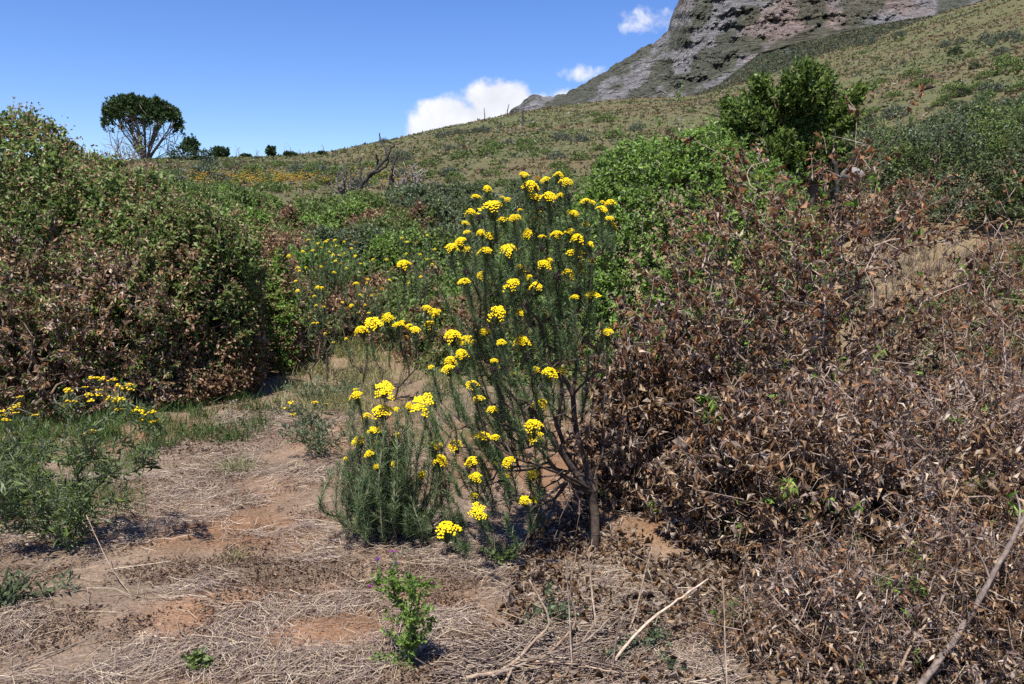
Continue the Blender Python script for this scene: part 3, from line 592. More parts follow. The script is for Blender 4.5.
MAIN = px_list('571,51,28 612,60,18 640,66,26 677,58,26 703,76,32 458,97,26 423,121,26 476,157,58 522,129,20 505,122,14 590,97,52 605,120,36 650,132,46 686,113,22 407,178,32 390,200,20 395,228,20 510,192,40 540,190,26 440,232,22 467,249,38 583,236,36 624,160,22 607,190,26 765,138,30 784,138,20 843,145,30 816,137,18 814,160,30 838,188,28 841,208,26 714,166,22 726,176,26 764,200,22 675,239,32 718,235,36 740,264,40 779,264,18 731,303,48 780,318,26 742,338,30 649,326,34 630,340,36 705,354,28 736,365,42 589,368,18 589,390,22 610,409,36 656,402,20 775,430,54 730,432,24 527,284,42 454,295,38 400,295,36 378,263,36 349,279,34 478,332,22 385,382,32 437,373,34 466,392,28 538,399,48 560,345,28 565,330,18 551,478,38 490,486,52 636,487,38 449,544,40 567,574,42 500,570,24 557,548,16 380,616,38 338,659,36 348,633,34 350,558,48 390,566,40 415,570,18 480,628,24 481,650,32 540,670,26 611,656,28 650,668,40 681,660,34 830,543,36 628,242,22 560,160,16 550,185,22 284,646,16', 340, 160, 3.11, 20)
MAIN += px_list('412,86,38 432,128,30 474,160,30 446,246,44 484,248,36 410,322,40 424,372,38 492,322,22 528,321,40 517,371,28 602,361,38 577,443,32 603,438,26 420,433,34 430,478,50 600,215,48 612,245,44 622,146,40', 340, 360, 3.11, 20)
tr = gh1(594, 548)
def gl(*pp): return [np.array(q) - tr for q in pp]
g_ = [(tr - np.array([0, 0, .04]), -1), (at(595, 515, tr[1]), 0), (at(593, 491, tr[1]), 1)]
for limb in ([(568, 480, -.10), (547, 458, -.20), (530, 436, -.28), (520, 405, -.34)], [(584, 456, .02), (575, 422, .05), (573, 395, .06), (577, 360, .06), (572, 320, .05)], [(562, 474, -.22), (535, 464, -.36), (512, 456, -.46), (486, 436, -.52)],
             [(603, 452, .12), (603, 410, .2), (608, 370, .24)], [(572, 462, .06), (556, 425, .12), (543, 385, .16), (528, 335, .18), (520, 285, .18)], [(560, 450, -.05), (530, 405, -.1), (500, 365, -.14), (480, 330, -.16)]):
    pp = 2
    for (a_, b_, c_) in limb: g_.append((at(a_, b_, tr[1] + c_), pp)); pp = len(g_) - 1
guide = gl(*[q[0] for q in g_]); gpar = [q[1] for q in g_]
flower_shrub('yellow_flower_shrub', 'tall yellow-flowering shrub with a bare dark trunk, next to the dead shrubs', tr, MAIN, 500, tr[1] - .02, 120, .62, 61, shoots=135, nseed=34, guide=guide, gpar=gpar, need=170, brush=.2, fill=((420, 540, 385, 515, 55, -.12, .3), (450, 600, 250, 400, 30, .0, .45)), wr=.0018, nl=(.028, .052), lean=.6)
P3 = px_list('140,100,52 133,170,52 260,144,60 54,122,34 49,95,14 84,187,30 106,222,32 61,256,36 124,266,34 94,294,30 167,264,26 117,337,22 169,325,20 180,238,20 176,155,18 216,145,22 43,292,12 18,311,14 10,343,12 295,274,44 362,271,44 311,320,40 253,366,30 332,540,74', 340, 360, 3.11, 20)
flower_shrub('yellow_flower_shrub', 'low yellow-flowering shrub with curved feathery stems lying over the path edge', gh1(408, 528), P3, 400, gh1(408, 528)[1] - .08, 70, .3, 62, brush=.3, need=340, nl=(.035, .07), shoots=62, lean=.5, wcol=(.20, .165, .12), arch=True)
P2 = px_list('199,336,40 68,540,34 105,515,48 150,495,34 182,525,34 234,533,36 205,553,16 270,467,26 296,481,30 280,525,40 195,510,18 215,520,18', 340, 160, 3.11, 20)
flower_shrub('yellow_flower_shrub', 'small yellow-flowering shrub on thin dark stems behind the feathery low one', gh1(393, 402), P2, 395, gh1(393, 402)[1], 50, .3, 63, brush=.24, need=150, shoots=16, nl=(.03, .05))
def sm_list(txt): return px_list(txt, 220, 180, 4.02, 17)
G4 = 'small flowering shrubs in the middle distance'
flower_shrub('yellow_flower_shrub', 'upright shrub with many small flat yellow heads before the yellow-green bush', onground(327, 9.0), sm_list('355,243 395,258 425,251 435,245 463,245 500,252 540,253 404,274 373,285 333,289 280,310,26 438,292 468,268 455,305 481,305 500,301 528,277 545,309 406,315 314,360,26 347,356 366,365 388,357 406,350 421,338 465,328 487,337 458,373 508,358 565,338 504,378 320,368'), 325, 9.0, 45, .5, 64, shoots=25, need=70, brush=.3, nl=(.04, .07), wmin=99, hs=1.1)
flower_shrub('yellow_flower_shrub', 'few-headed small yellow shrub at the foot of the upright one', onground(312, 8.3), sm_list('313,447,22 368,454 379,471 394,437,30 410,437,20 418,512 387,507 305,408 376,577 392,578 422,621'), 312, 8.3, 30, .3, 65, shoots=12, need=70, brush=.2, nl=(.03, .06), wmin=99, hs=1.1)
flower_shrub('yellow_flower_shrub', 'sparse small yellow shrub in dry grass where the path ends', onground(360, 8.4), sm_list('547,420,26 592,418 594,403 652,440,22 637,462 607,468 563,463 530,508,26 492,493 482,509 512,519 557,535 598,537 655,541 583,505 508,642 456,655 615,323 669,322 690,360 681,404'), 362, 8.4, 40, .4, 66, shoots=14, need=70, brush=.24, nl=(.03, .06), wmin=99, hs=1.1)
flower_shrub('yellow_flower_shrub', 'distant small yellow shrub in the thicket behind the tall flowering one', onground(415, 10.3), sm_list('731,236 752,251 790,253 834,227 863,282 805,302 750,299 833,322 853,344 760,417 808,392 793,555'), 415, 10.3, 45, .4, 67, shoots=16, need=60, brush=.25, nl=(.04, .07), wmin=99, hs=1.1)
print('flowers', round(time.time() - T0, 1))

# ------------------------------------------------------------------ ragwort and other herbs
def mini_head(seed, n=11, col=(.82, .58, .012)):
    rg = rng_(seed); b = MB(); p = np.stack([rg.normal(size=n) * .24, rg.normal(size=n) * .24, rg.normal(size=n) * .06], -1); blobs(b, p, rg.uniform(.09, .16, n), np.array(col) * rg.uniform(.75, 1.1, (n, 1)), .6)
    segs(b, np.tile([[0, 0, -.7]], (n, 1)), p - np.array([0, 0, .04]), .02, .016, np.array([.10, .14, .06]), 3); return b.mesh('flower_cluster', M_YELLOW, True)
MINI = [mini_head(401), mini_head(402, 14), mini_head(403, 8)]
def herb(name, label, root, heads, seed, lf=(.05, .11), asp=.13, per=16, palx=GREYG, spread=.2, shoots=10, sh=.45, cat='wildflower', hscale=1.0, minis=MINI, part='flower_cluster', dd=.2, group=None, sprl=.35, wr=.0018):
    rg = rng_(seed); root = np.asarray(root, float); th = thing(name, label, cat, root, group)
    tips = []; sz = []
    for (px, py, wd) in heads:
        Yd = root[1] + rg.uniform(-1, 1) * dd; P = at(px, py, Yd)
        while P[2] < hfun(P[0], P[1]) + .04: Yd -= .04; P = at(px, py, Yd)
        tips.append(P - root); sz.append(wd / F * Yd * hscale)
    tips = np.array(tips).reshape(-1, 3)
    ex = np.stack([rg.normal(size=shoots) * spread, rg.normal(size=shoots) * spread * .7, sh * rg.uniform(.4, 1.1, shoots)], -1)
    allp = np.concatenate([tips, ex]) if len(tips) else ex
    inner = np.concatenate([allp * np.array([.55, .55, .6]), allp * np.array([.25, .25, .3])])[::2]
    Nn, par, cnt = grow(np.concatenate([allp, inner]), (0, 0, -.02), .5)
    b = MB(); wood(b, Nn, par, cnt, wr, .3, (.13, .15, .085), rg, 5, .05); obj('stem', b.mesh('stem', M_NEEDLE, True), th)
    i = np.where(par >= 0)[0]; ln = np.linalg.norm(Nn[i] - Nn[par[i]], axis=1); k = rg.choice(i, size=per * len(allp), p=ln / ln.sum()); f = rg.random((len(k), 1))
    base = Nn[k] * f + Nn[par[k]] * (1 - f); base = base + rg.normal(size=base.shape) * lf[0] * .7; base[:, 2] = np.maximum(base[:, 2], .01); keep = base[:, 2] < (.82 * allp[:, 2].max()); base = base[keep]; kd = unit(Nn[k] - Nn[par[k]])[keep]
    ld = unit(kd * .7 + unit(rg.normal(size=base.shape)) + np.array([0, 0, .15])); LL = rg.uniform(lf[0], lf[1], len(base))
    b = MB(); leaves(b, base, ld, LL, LL * asp, pick(palx, len(base), rg), rg, .25, .1); obj('foliage', b.mesh('foliage', M_GREEN), th, 'stuff')
    for q in range(len(tips)):
        o = obj(part, minis[rg.integers(len(minis))], th, loc=tips[q]); s_ = sz[q]; o.scale = (s_, s_, s_ * .8); o.rotation_euler = (rg.normal() * .2, rg.normal() * .2, rg.uniform(0, 6))
    return th
RG = lambda s: px_list(s, 0, 370, 5.26, 34)
herb('ragwort', 'spreading grey-green ragwort with flat yellow flower clusters beside the path', gh1(70, 553), RG('360,103,50 375,165,50 350,185 465,127,40 445,90,30 505,40,60 540,45,40 475,160 520,105 510,130 600,50,40 630,87,50 685,75 683,100 580,145,50 610,155,50 620,205 700,215 735,212,60 800,220,50 785,260,50 815,268,50 833,275 440,340,28 490,318'), 71, lf=(.03, .075), asp=.10, hscale=1.3, shoots=46, per=54, spread=.26, sh=.5, dd=.25, palx=np.concatenate([GREYG * 1.3, GREEN]))
herb('ragwort', 'ragwort with fewer yellow clusters, leaning out over the grass beneath the dead bush', gh1(12, 520), RG('108,140 75,195 90,180 10,215,30 15,235 28,260,40 75,225 185,237 60,205,30'), 72, lf=(.03, .075), asp=.10, hscale=1.3, shoots=40, per=54, spread=.24, sh=.45, palx=np.concatenate([GREYG * 1.3, GREEN]))
herb('ragwort', 'small ragwort with a few yellow clusters by the grey herb', gh1(308, 425), [(290, 403, 8), (293, 414, 7), (316, 402, 7), (327, 404, 5), (285, 408, 5)], 73, shoots=6, per=14, spread=.1, sh=.15)
PUR = [mini_head(411, 5, (.30, .03, .26)), mini_head(412, 4, (.16, .03, .26))]
herb('purple_flower_herb', 'small leafy herb with purple flowers beside the bare soil patch', gh1(410, 672), [(378, 558, 6), (393, 551, 6), (372, 583, 8), (377, 578, 5), (396, 563, 5), (384, 591, 5), (433, 583, 4), (386, 631, 5), (372, 655, 6)], 74, lf=(.012, .026), asp=.5, per=52, palx=LIGHTG, spread=.055, shoots=26, sh=.40, minis=PUR, cat='herb', dd=.06, hscale=1.7)
herb('grey_herb', 'low grey-green herb with narrow leaves on the path edge', gh1(316, 458), [], 75, lf=(.03, .055), asp=.2, per=34, palx=GREYG, spread=.16, shoots=30, sh=.28, cat='herb')
herb('grey_herb', 'pale grey-green herb at the far end of the path', gh1(318, 402), [], 76, lf=(.03, .055), asp=.2, per=30, palx=GREYG * 1.15, spread=.24, shoots=34, sh=.26, cat='herb')
herb('green_weed', 'small green weed at the side of the ragwort, low on the path', gh1(8, 605), [], 77, lf=(.04, .08), asp=.2, per=20, palx=GREYG, spread=.1, shoots=14, sh=.14, cat='weed')
for q, (px, py, h, sd, lab) in enumerate(((965, 668, .16, .06, 'light green weed growing below the leaning bare branch'), (905, 640, .2, .07, 'light green weed among the dead leaves in front of the low dead shrub'), (502, 560, .12, .06, 'small green seedling in the open red soil before the flowering trunk'), (200, 678, .07, .02, 'tiny bright green sprout in the straw of the path'), (745, 628, .14, .06, 'shaded green weed under the dark curled dead shrub'), (555, 625, .14, .13, 'bluish weed with purple flowers shaded beneath the flowering trunk'), (650, 655, .1, .12, 'greyish low weed around the fallen pale stick'))):
    herb('green_weed', lab, gh1(px, py), [(px - 10, py - 22, 4), (px + 12, py - 26, 4), (px + 25, py - 15, 4)] if 'purple' in lab else [], 80 + q, lf=(.015, .035), asp=.55, per=22, palx=GREYG * .8 if q > 4 else GREEN, spread=sd, shoots=9, sh=h, cat='weed', minis=PUR, dd=.05, hscale=1.3)
print('herbs', round(time.time() - T0, 1))

# ------------------------------------------------------------------ dead branches and sticks
def stick(name, label, pts, r0, r1, col, seed, group=None, twigs=0, mat=M_BARK):
    """pts: (px, py, depth); the first end lies on or in the ground"""
    rg = rng_(seed); g0 = gh1(pts[0][0], pts[0][1])[1] if pts[0][1] < 700 else pts[0][2]
    P = np.array([at(a, b_, min(g0 + (c - pts[0][2]), ghit([a], [b_], 50.0)[0][1] - (.09 if name == 'dead_branch' else .025))) for a, b_, c in pts]); root = P[0].copy(); P = P - root; n = 6 * len(P)
    c = spline(P, n) + rg.normal(size=(n, 3)) * r0 * .16; rad = np.linspace(r0, r1, n) * rg.uniform(.86, 1.14, n)
    b = MB(); tube(b, c, rad, np.asarray(col) * rg.uniform(.85, 1.1, (n * 7 + 2, 1)), 7)
    o = obj(name, b.mesh(name, mat, True), loc=root); tag(o, label, 'branch', group)
    for k in range(twigs):
        i = int(n * rg.uniform(.3, .9)); d = unit(c[min(i + 1, n - 1)] - c[i - 1] + rg.normal(size=3) * np.linalg.norm(c[i] - c[i - 1]) * 1.6); ln = np.linalg.norm(P[-1] - P[0]) * rg.uniform(.12, .3)
        q = np.array([c[i], c[i] + d * ln * .5 + rg.normal(size=3) * ln * .05, c[i] + d * ln + rg.normal(size=3) * ln * .12]); b = MB(); tube(b, spline(q, 9), np.linspace(rad[i] * .6, r1 * .4, 9), np.asarray(col), 5)
        obj('twig', b.mesh('twig', mat, True), o)
    return o
TAN = (.27, .20, .145); GRY = (.21, .165, .13); DKB = (.11, .085, .07)
stick('bare_branch', 'thick grey bare branch leaning up out of the low dead shrub', [(915, 692, 2.62), (961, 630, 2.66), (996, 569, 2.7), (1034, 500, 2.75)], .012, .008, (.17, .135, .115), 101, twigs=2)
stick('bare_branch', 'thin brown forked branch standing next to the thick leaning one', [(892, 690, 2.75), (910, 647, 2.8), (930, 620, 2.85), (946, 592, 2.9)], .006, .003, (.24, .17, .12), 102, twigs=2)
stick('bare_branch', 'short grey branch lying nearly level under the thick leaning one', [(972, 686, 2.62), (1000, 678, 2.62), (1040, 664, 2.66)], .009, .007, (.17, .135, .115), 103)
stick('fallen_stick', 'long pale bare stick propped diagonally above the twig heap', [(604, 672, 3.0), (645, 625, 3.12), (675, 602, 3.22), (708, 579, 3.32)], .006, .004, (.40, .31, .23), 104)
stick('dead_stalk', 'single thin upright dead stalk between twig heap and dead leaves', [(727, 690, 2.95), (725, 640, 2.96), (724, 606, 2.97), (722, 577, 2.97)], .003, .002, (.36, .27, .19), 105)
DB = [([(466, 678, 2.95), (506, 668, 3.0), (532, 643, 3.06), (549, 620, 3.1), (529, 580, 3.12)], .006, 'brown dead branch curving up at its tip out of the twig heap'),
      ([(492, 676, 2.98), (552, 653, 3.05), (586, 640, 3.12), (609, 619, 3.18)], .006, 'tan dead branch lying across the twig heap under the pale stick'),
      ([(506, 681, 2.9), (519, 663, 2.95), (566, 663, 3.0), (619, 673, 2.97)], .005, 'pale dead branch lying flat along the front of the twig heap'),
      ([(596, 628, 3.25), (591, 583, 3.27), (589, 550, 3.28), (594, 546, 3.28)], .004, 'pale upright dead stalk hooked at its tip before the trunk'),
      ([(615, 641, 3.15), (632, 623, 3.2), (645, 573, 3.25), (652, 547, 3.28)], .004, 'tan dead stalk rising beside the shaded trunk'),
      ([(572, 668, 3.0), (569, 607, 3.05), (566, 560, 3.08)], .003, 'thin straight dead stalk standing in the twig heap'),
      ([(548, 655, 3.1), (575, 622, 3.16), (570, 590, 3.2), (577, 548, 3.24)], .004, 'bent brown dead stalk among the upright ones'),
      ([(612, 668, 3.02), (616, 640, 3.06), (619, 612, 3.1), (612, 590, 3.14)], .004, 'short dark dead stalk beside the pale propped stick')]
for k, (pt, r, lab) in enumerate(DB): stick('dead_branch', lab, pt, r * 1.2, r * .6, (TAN, GRY, TAN, TAN, TAN, GRY, (.2, .14, .1), DKB)[k], 110 + k, twigs=5 if k < 3 else 3)
for k, (pt, r, c_, lab) in enumerate((([(135, 600, 3.5), (110, 565, 3.58), (86, 515, 3.72)], .003, TAN, 'straight tan dead stem leaning against the ragwort'),
    ([(100, 614, 3.38), (150, 598, 3.5), (192, 584, 3.6)], .005, DKB, 'dark dead stem lying on the straw of the path'),
    ([(10, 668, 2.9), (70, 646, 3.1), (106, 632, 3.2)], .004, GRY, 'grey dead stem lying low on the straw path'),
    ([(325, 640, 3.15), (340, 650, 3.1), (352, 655, 3.06)], .006, DKB, 'short charred stick on the bare soil patch'),
    ([(75, 582, 3.75), (150, 568, 3.86), (210, 566, 3.88), (250, 562, 3.9)], .004, (.2, .15, .12), 'long thin brown stem lying across the path below the ragwort'))):
    P = []
    for (a, b_, c) in pt:
        if k == 0: P.append((a, b_, c)); continue
        q = gh1(a, b_); P.append((a, b_, q[1] - .02))
    stick('fallen_stalk', lab, P, r, r * .6, c_, 130 + k)

# ------------------------------------------------------------------ litter, straw and grass
rg = rng_(7); 
def scatter(poly, n, rg):
    """points spread over the ground inside a quadrilateral given in picture places on the ground"""
    c = ghit([p_[0] for p_ in poly], [p_[1] for p_ in poly])[:, :2]; a, b_ = rg.random(n), rg.random(n)
    xy = (c[0] * ((1 - a) * (1 - b_))[:, None] + c[1] * (a * (1 - b_))[:, None] + c[2] * (a * b_)[:, None] + c[3] * ((1 - a) * b_)[:, None]); return v3(xy[:, 0], xy[:, 1], hfun(xy[:, 0], xy[:, 1]))
def arcs(b, P, az, L, W, C, rg, lift=.02, wob=.5):
    """straw stalks: four-point ribbons lying on the ground"""
    n = len(P); d = np.stack([np.cos(az), np.sin(az), np.zeros(n)], -1); s = np.stack([-np.sin(az), np.cos(az), np.zeros(n)], -1); L = L[:, None]
    w1 = rg.normal(size=(n, 1)) * wob * .25; pts = []
    for k, f in enumerate((-.5, 0, .5)):
        q = P + d * L * f + s * L * w1 * (1 - (2 * f) ** 2); q[:, 2] = hfun(q[:, 0], q[:, 1]) + lift * rg.random(n) + .004; pts.append(q)
    wv = unit(s + np.array([0, 0, 1.]) * rg.normal(size=(n, 1)) * .6) * np.broadcast_to(W, n)[:, None] * .5
    V = np.stack([q + e * wv for q in pts for e in (-1, 1)], 1); kk = np.arange(n)[:, None] * 6
    b.add(V, Q=np.concatenate([kk + np.array([[2 * i, 2 * i + 1, 2 * i + 3, 2 * i + 2]]) for i in range(2)]), C=np.repeat(np.asarray(C)[:, None], 6, 1) * rg.uniform(.85, 1.1, (n, 6, 1)))
STRAW = pal((.35, .27, .185), (.235, .175, .14), (.43, .36, .265), (.19, .14, .115), (.15, .11, .095), (.26, .20, .165))
MULCH = pal((.20, .15, .13), (.155, .112, .096), (.25, .195, .165), (.32, .255, .21), (.11, .078, .065), (.22, .14, .095))
soilpatch = gh1(325, 632)[:2]; soil2 = gh1(560, 480)[:2]; soil3 = gh1(20, 520)[:2]
def thin(P, rg, sc=.35, amt=.5, seed=41):
    k = fbm(P / sc, 3, seed); d1 = np.hypot((P[:, 0] - soilpatch[0]) / .38, (P[:, 1] - soilpatch[1]) / .24) + (k - .5) * 1.2; d2 = np.hypot((P[:, 0] - soil2[0]) / .42, (P[:, 1] - soil2[1]) / .5) + (k - .5) * 1.2
    p_ = np.clip((k - .5) * 5 + amt, .03, 1) * np.clip((d1 - .75) * 3, .015, 1) * np.clip((d2 - .5) * 2.5, .35, 1); return rg.random(len(P)) < p_
b = MB()
quads = [((-60, 690), (470, 690), (480, 560), (-60, 560)), ((-40, 565), (500, 565), (400, 470), (0, 470)), ((60, 480), (430, 480), (350, 400), (240, 410)), ((430, 700), (740, 700), (720, 560), (430, 560)), ((400, 560), (640, 560), (640, 380), (380, 400))]
for poly, n, W in ((quads[0], 15000, .95), (quads[1], 15000, 1.1), (quads[2], 8000, 1.3), (quads[3], 8000, 1.0), (quads[4], 9000, 1.2)):
    P = scatter(poly, n, rg); P = P[thin(P, rg, .35, .55)]; n = len(P)
    az = np.where(rg.random(n) < .5, rg.normal(.5, .5, n), rg.uniform(0, 6.28, n)) + (fbm(P / .5, 2, 77) - .5) * 4
    arcs(b, P, az, rg.uniform(.04, .10, n) + rg.exponential(.06, n), rg.uniform(.0011, .0028, n) * W, pick(STRAW, n, rg), rg, .03)
o = obj('dry_straw', b.mesh('dry_straw', M_STRAW), kind='stuff'); tag(o, 'dry straw and broken stalks strewn over the bare path', 'straw')
b = MB()
for poly, n in ((quads[0], 33000), (quads[1], 31000), (quads[2], 12000), (quads[3], 11000), (quads[4], 16000)):
    P = scatter(poly, n, rg); P = P[thin(P, rg, .28, .62, 43)]; n = len(P); P[:, 2] += .004 + .012 * rg.random(n)
    LL = rg.uniform(.007, .024, n); leaves(b, P, unit(rg.normal(size=(n, 3)) * np.array([1, 1, .45])), LL, LL * rg.uniform(.15, .4, n), pick(MULCH, n, rg) * np.array([1.0, .92, .80]), rg, .3, .2, 1.2)
o = obj('plant_litter', b.mesh('plant_litter', M_DRY), kind='stuff'); tag(o, 'grey-brown crumbled plant litter covering the soil of the path', 'litter')
b = MB()
for poly, n in ((((480, 690), (1060, 690), (1040, 480), (540, 500)), 14000), (((880, 480), (1080, 480), (1060, 320), (880, 340)), 3000), (((-40, 470), (260, 450), (260, 395), (-40, 400)), 3000)):
    P = scatter(poly, n, rg); P = P[thin(P, rg, .4, .7, 44)]; n = len(P); P[:, 2] += .005 + .03 * rg.random(n)
    LL = rg.uniform(.02, .05, n); leaves(b, P, unit(rg.normal(size=(n, 3)) * np.array([1, 1, .3])), LL, LL * rg.uniform(.25, .42, n), np.where(rg.random((n, 1)) < .6, pick(DRYB, n, rg), pick(DRYG, n, rg)) * .75, rg, .3, .3, 1.2)
o = obj('fallen_leaves', b.mesh('fallen_leaves', M_DRY), kind='stuff'); tag(o, 'fallen brown leaves lying under the dead shrubs', 'leaves')
b = MB()
for poly, n in ((quads[0], 800), (quads[1], 700), (quads[4], 400), (((255, 662), (385, 662), (380, 600), (270, 600)), 500)):
    P_ = scatter(poly, n, rg); blobs(b, P_ + np.array([0, 0, .001]), rg.uniform(.0025, .006, n) * np.where(rg.random(n) < .06, 2.2, 1), pal((.24, .135, .078), (.2, .12, .075), (.26, .2, .16))[rg.integers(0, 3, n)], .7)
o = obj('soil_crumbs', b.mesh('soil_crumbs', M_SOIL), kind='stuff'); tag(o, 'crumbs of red soil and small pebbles on the path', 'soil')
# heap of fine twigs at the foot of the dead branches
b = MB(); P = scatter(((445, 684), (650, 684), (640, 628), (500, 640)), 2600, rg); n = len(P); hp = np.exp(-(((P[:, 0] - gh1(545, 660)[0]) / .34) ** 2 + ((P[:, 1] - gh1(545, 660)[1]) / .28) ** 2)); P[:, 2] += hp * .05 * rg.random(n)
az = rg.normal(.35, .5, n); d = np.stack([np.cos(az), np.sin(az), rg.normal(size=n) * .22], -1); LL = rg.uniform(.06, .26, n)[:, None]
q1 = P - d * LL * .5; q2 = P + d * LL * .5; q1[:, 2] = np.maximum(q1[:, 2], hfun(q1[:, 0], q1[:, 1]) + .003); q2[:, 2] = np.maximum(q2[:, 2], hfun(q2[:, 0], q2[:, 1]) + .003); mdp = (q1 + q2) / 2 + rg.normal(size=q1.shape) * LL * .05
C = pick(np.concatenate([STRAW * 1.05, STRAW, MULCH]), n, rg); segs(b, q1, mdp, rg.uniform(.0015, .0035, n), .002, C, 3); segs(b, mdp, q2, .002, .0012, C, 3)
o = obj('twig_heap', b.mesh('twig_heap', M_STRAW), kind='stuff'); tag(o, 'heap of fine dry twigs under the pale propped stick', 'twigs')
# grass
GRS = pal((.085, .15, .035), (.11, .18, .045), (.06, .11, .028)); GRD = pal((.30, .27, .12), (.24, .24, .09), (.38, .33, .19), (.17, .19, .06))
b = MB()
for poly, n, Lr, palx in ((((-30, 480), (160, 455), (165, 400), (-30, 405)), 5000, (.08, .26), GRS * .85), (((110, 455), (262, 440), (285, 400), (60, 400)), 6000, (.06, .22), GRS * .8), (((0, 545), (150, 520), (130, 430), (-20, 440)), 5000, (.06, .22), GRS), (((270, 415), (380, 415), (400, 350), (285, 350)), 7000, (.07, .28), GRD), (((340, 440), (520, 470), (520, 380), (350, 380)), 3000, (.06, .22), GRD), (((400, 430), (660, 440), (660, 330), (400, 330)), 9000, (.08, .34), np.concatenate([GRD, GRS, GREYG])),
                          (((870, 430), (1080, 430), (1080, 245), (860, 245)), 24000, (.1, .4), np.concatenate([GRD * .8, MULCH * 1.2, STRAW])), (((280, 350), (480, 380), (500, 320), (280, 320)), 5000, (.15, .4), np.concatenate([GRS, GRD]))):
    P = scatter(poly, n, rg); k = fbm(P / .25, 2, 46); P = P[rg.random(n) < np.clip((k - .42) * 5, .05, 1)]; n = len(P); P[:, 2] -= .01
    blades(b, P, unit(rg.normal(size=(n, 3)) * np.array([.35, .35, .1]) + np.array([0, 0, 1])), rg.uniform(Lr[0], Lr[1], n), rg.uniform(.002, .005, n) * np.maximum(1, np.hypot(P[:, 0], P[:, 1]) / 5), pick(palx, n, rg), rg, .5, .2)
o = obj('grass', b.mesh('grass', M_GREEN), kind='stuff'); tag(o, 'thin green and dry grass at the foot of the thicket', 'grass')
def tuft(label, px, py, n, L, sp, palx, seed):
    rg = rng_(seed); root = gh1(px, py); P = np.stack([rg.normal(size=n) * sp, rg.normal(size=n) * sp, np.full(n, -.01)], -1); d = unit(np.stack([P[:, 0] / sp * .35, P[:, 1] / sp * .35, np.ones(n)], -1) + rg.normal(size=(n, 3)) * .15)
    b = MB(); blades(b, P, d, rg.uniform(L * .4, L, n), rg.uniform(.0015, .0035, n), pick(palx, n, rg), rg, .45, .25); o = obj('grass_tuft', b.mesh('grass_tuft', M_GREEN), loc=root); tag(o, label, 'grass tuft'); o['kind'] = 'thing'
tuft('yellow-green grass tuft standing alone on the bare path', 237, 470, 260, .17, .07, np.concatenate([GRS, GRD]), 141)
tuft('small dry grass tuft on straw near the bare soil patch', 232, 560, 70, .10, .04, GRD, 142)
tuft('wispy green tuft growing from litter below the grey herb', 190, 480, 90, .07, .07, GRS, 143)
print('ground cover', round(time.time() - T0, 1))

# ------------------------------------------------------------------ trees
def tree(name, label, loc, guide, tips, P, D, seed, leafL, asp, per, sprig, palx, wcol, wr, ex=.5, mat=M_FAR, needles=False, bf=.3, bare=None, cat='tree', limbs=()):
    rg = rng_(seed); th = thing(name, label, cat, loc); Nn, par, cnt = grow(tips, (0, 0, -.1), bf, guide)
    b = MB(); wood(b, Nn, par, cnt, wr, ex, wcol, rg, 6, .06, .5)
    for lb in limbs: tube(b, spline(lb[0], 14), np.linspace(lb[1], lb[2], 14), np.array(wcol) * rg.uniform(.8, 1.3), 6)
    if bare is not None: segs(b, bare[0], bare[1], wr * .8, wr * .4, np.array(wcol), 3)
    obj('trunk', b.mesh('trunk', M_BARK, True), th)
    k = len(P); base = (P[:, None] - D[:, None] * (rg.random((k, per)) * sprig)[..., None]).reshape(-1, 3); ld = unit(np.repeat(D, per, 0) * .8 + unit(rg.normal(size=base.shape)))
    LL = rg.uniform(leafL * .7, leafL * 1.2, len(base)); b = MB(); leaves(b, base, ld, LL, LL * asp, pick(palx, len(base), rg), rg, .2, .1); obj('crown', b.mesh('crown', mat), th, 'stuff')
    return th
# umbrella pine on the skyline
rg = rng_(150); Yp = 118.0; pb = onground(146, Yp); pxm = Yp / F
top = np.array([(-37, 35), (-30, 50), (-15, 58), (0, 60), (15, 57), (28, 48), (38, 38), (39, 25)], float)
tps = []; 
n = 560; ang = rg.uniform(0, 6.28, n); rad = np.sqrt(rg.random(n)); ex_ = rad * np.cos(ang); ey_ = rad * np.sin(ang)
hx = 37 * pxm; zt = np.interp(rad, [0, .4, .7, .9, 1.0], [63, 62, 59, 53, 43]) + (fbm(v3(ex_ * 3.2, ey_ * 3.2, 1), 3, 151) - .5) * 13 + ex_ * -2.0
th_ = np.interp(rad, [0, .6, 1], [7, 8, 11]); P = np.stack([ex_ * hx, ey_ * hx, (zt - rg.random(n) ** 1.3 * th_) * pxm], -1); D = unit(P * np.array([.5, .5, 0]) / hx + np.array([0, 0, .8]) + rg.normal(size=P.shape) * .3)
ln_ = np.where(rg.random(160) < .8)[0]; a2 = rg.uniform(0, 6.28, 260); r2 = rg.uniform(.25, .95, 260); f2 = rg.uniform(.2, .8, 260); br_ = np.stack([np.cos(a2) * r2 * hx * f2, np.sin(a2) * r2 * hx * f2, f2 * pxm * (44 * (1 - .45 * r2))], -1)
low_ = np.stack([np.cos(a2[:110]) * hx * rg.uniform(.5, 1.0, 110), np.sin(a2[:110]) * hx * rg.uniform(.5, 1.0, 110), pxm * rg.uniform(4, 24, 110)], -1)
lim = []
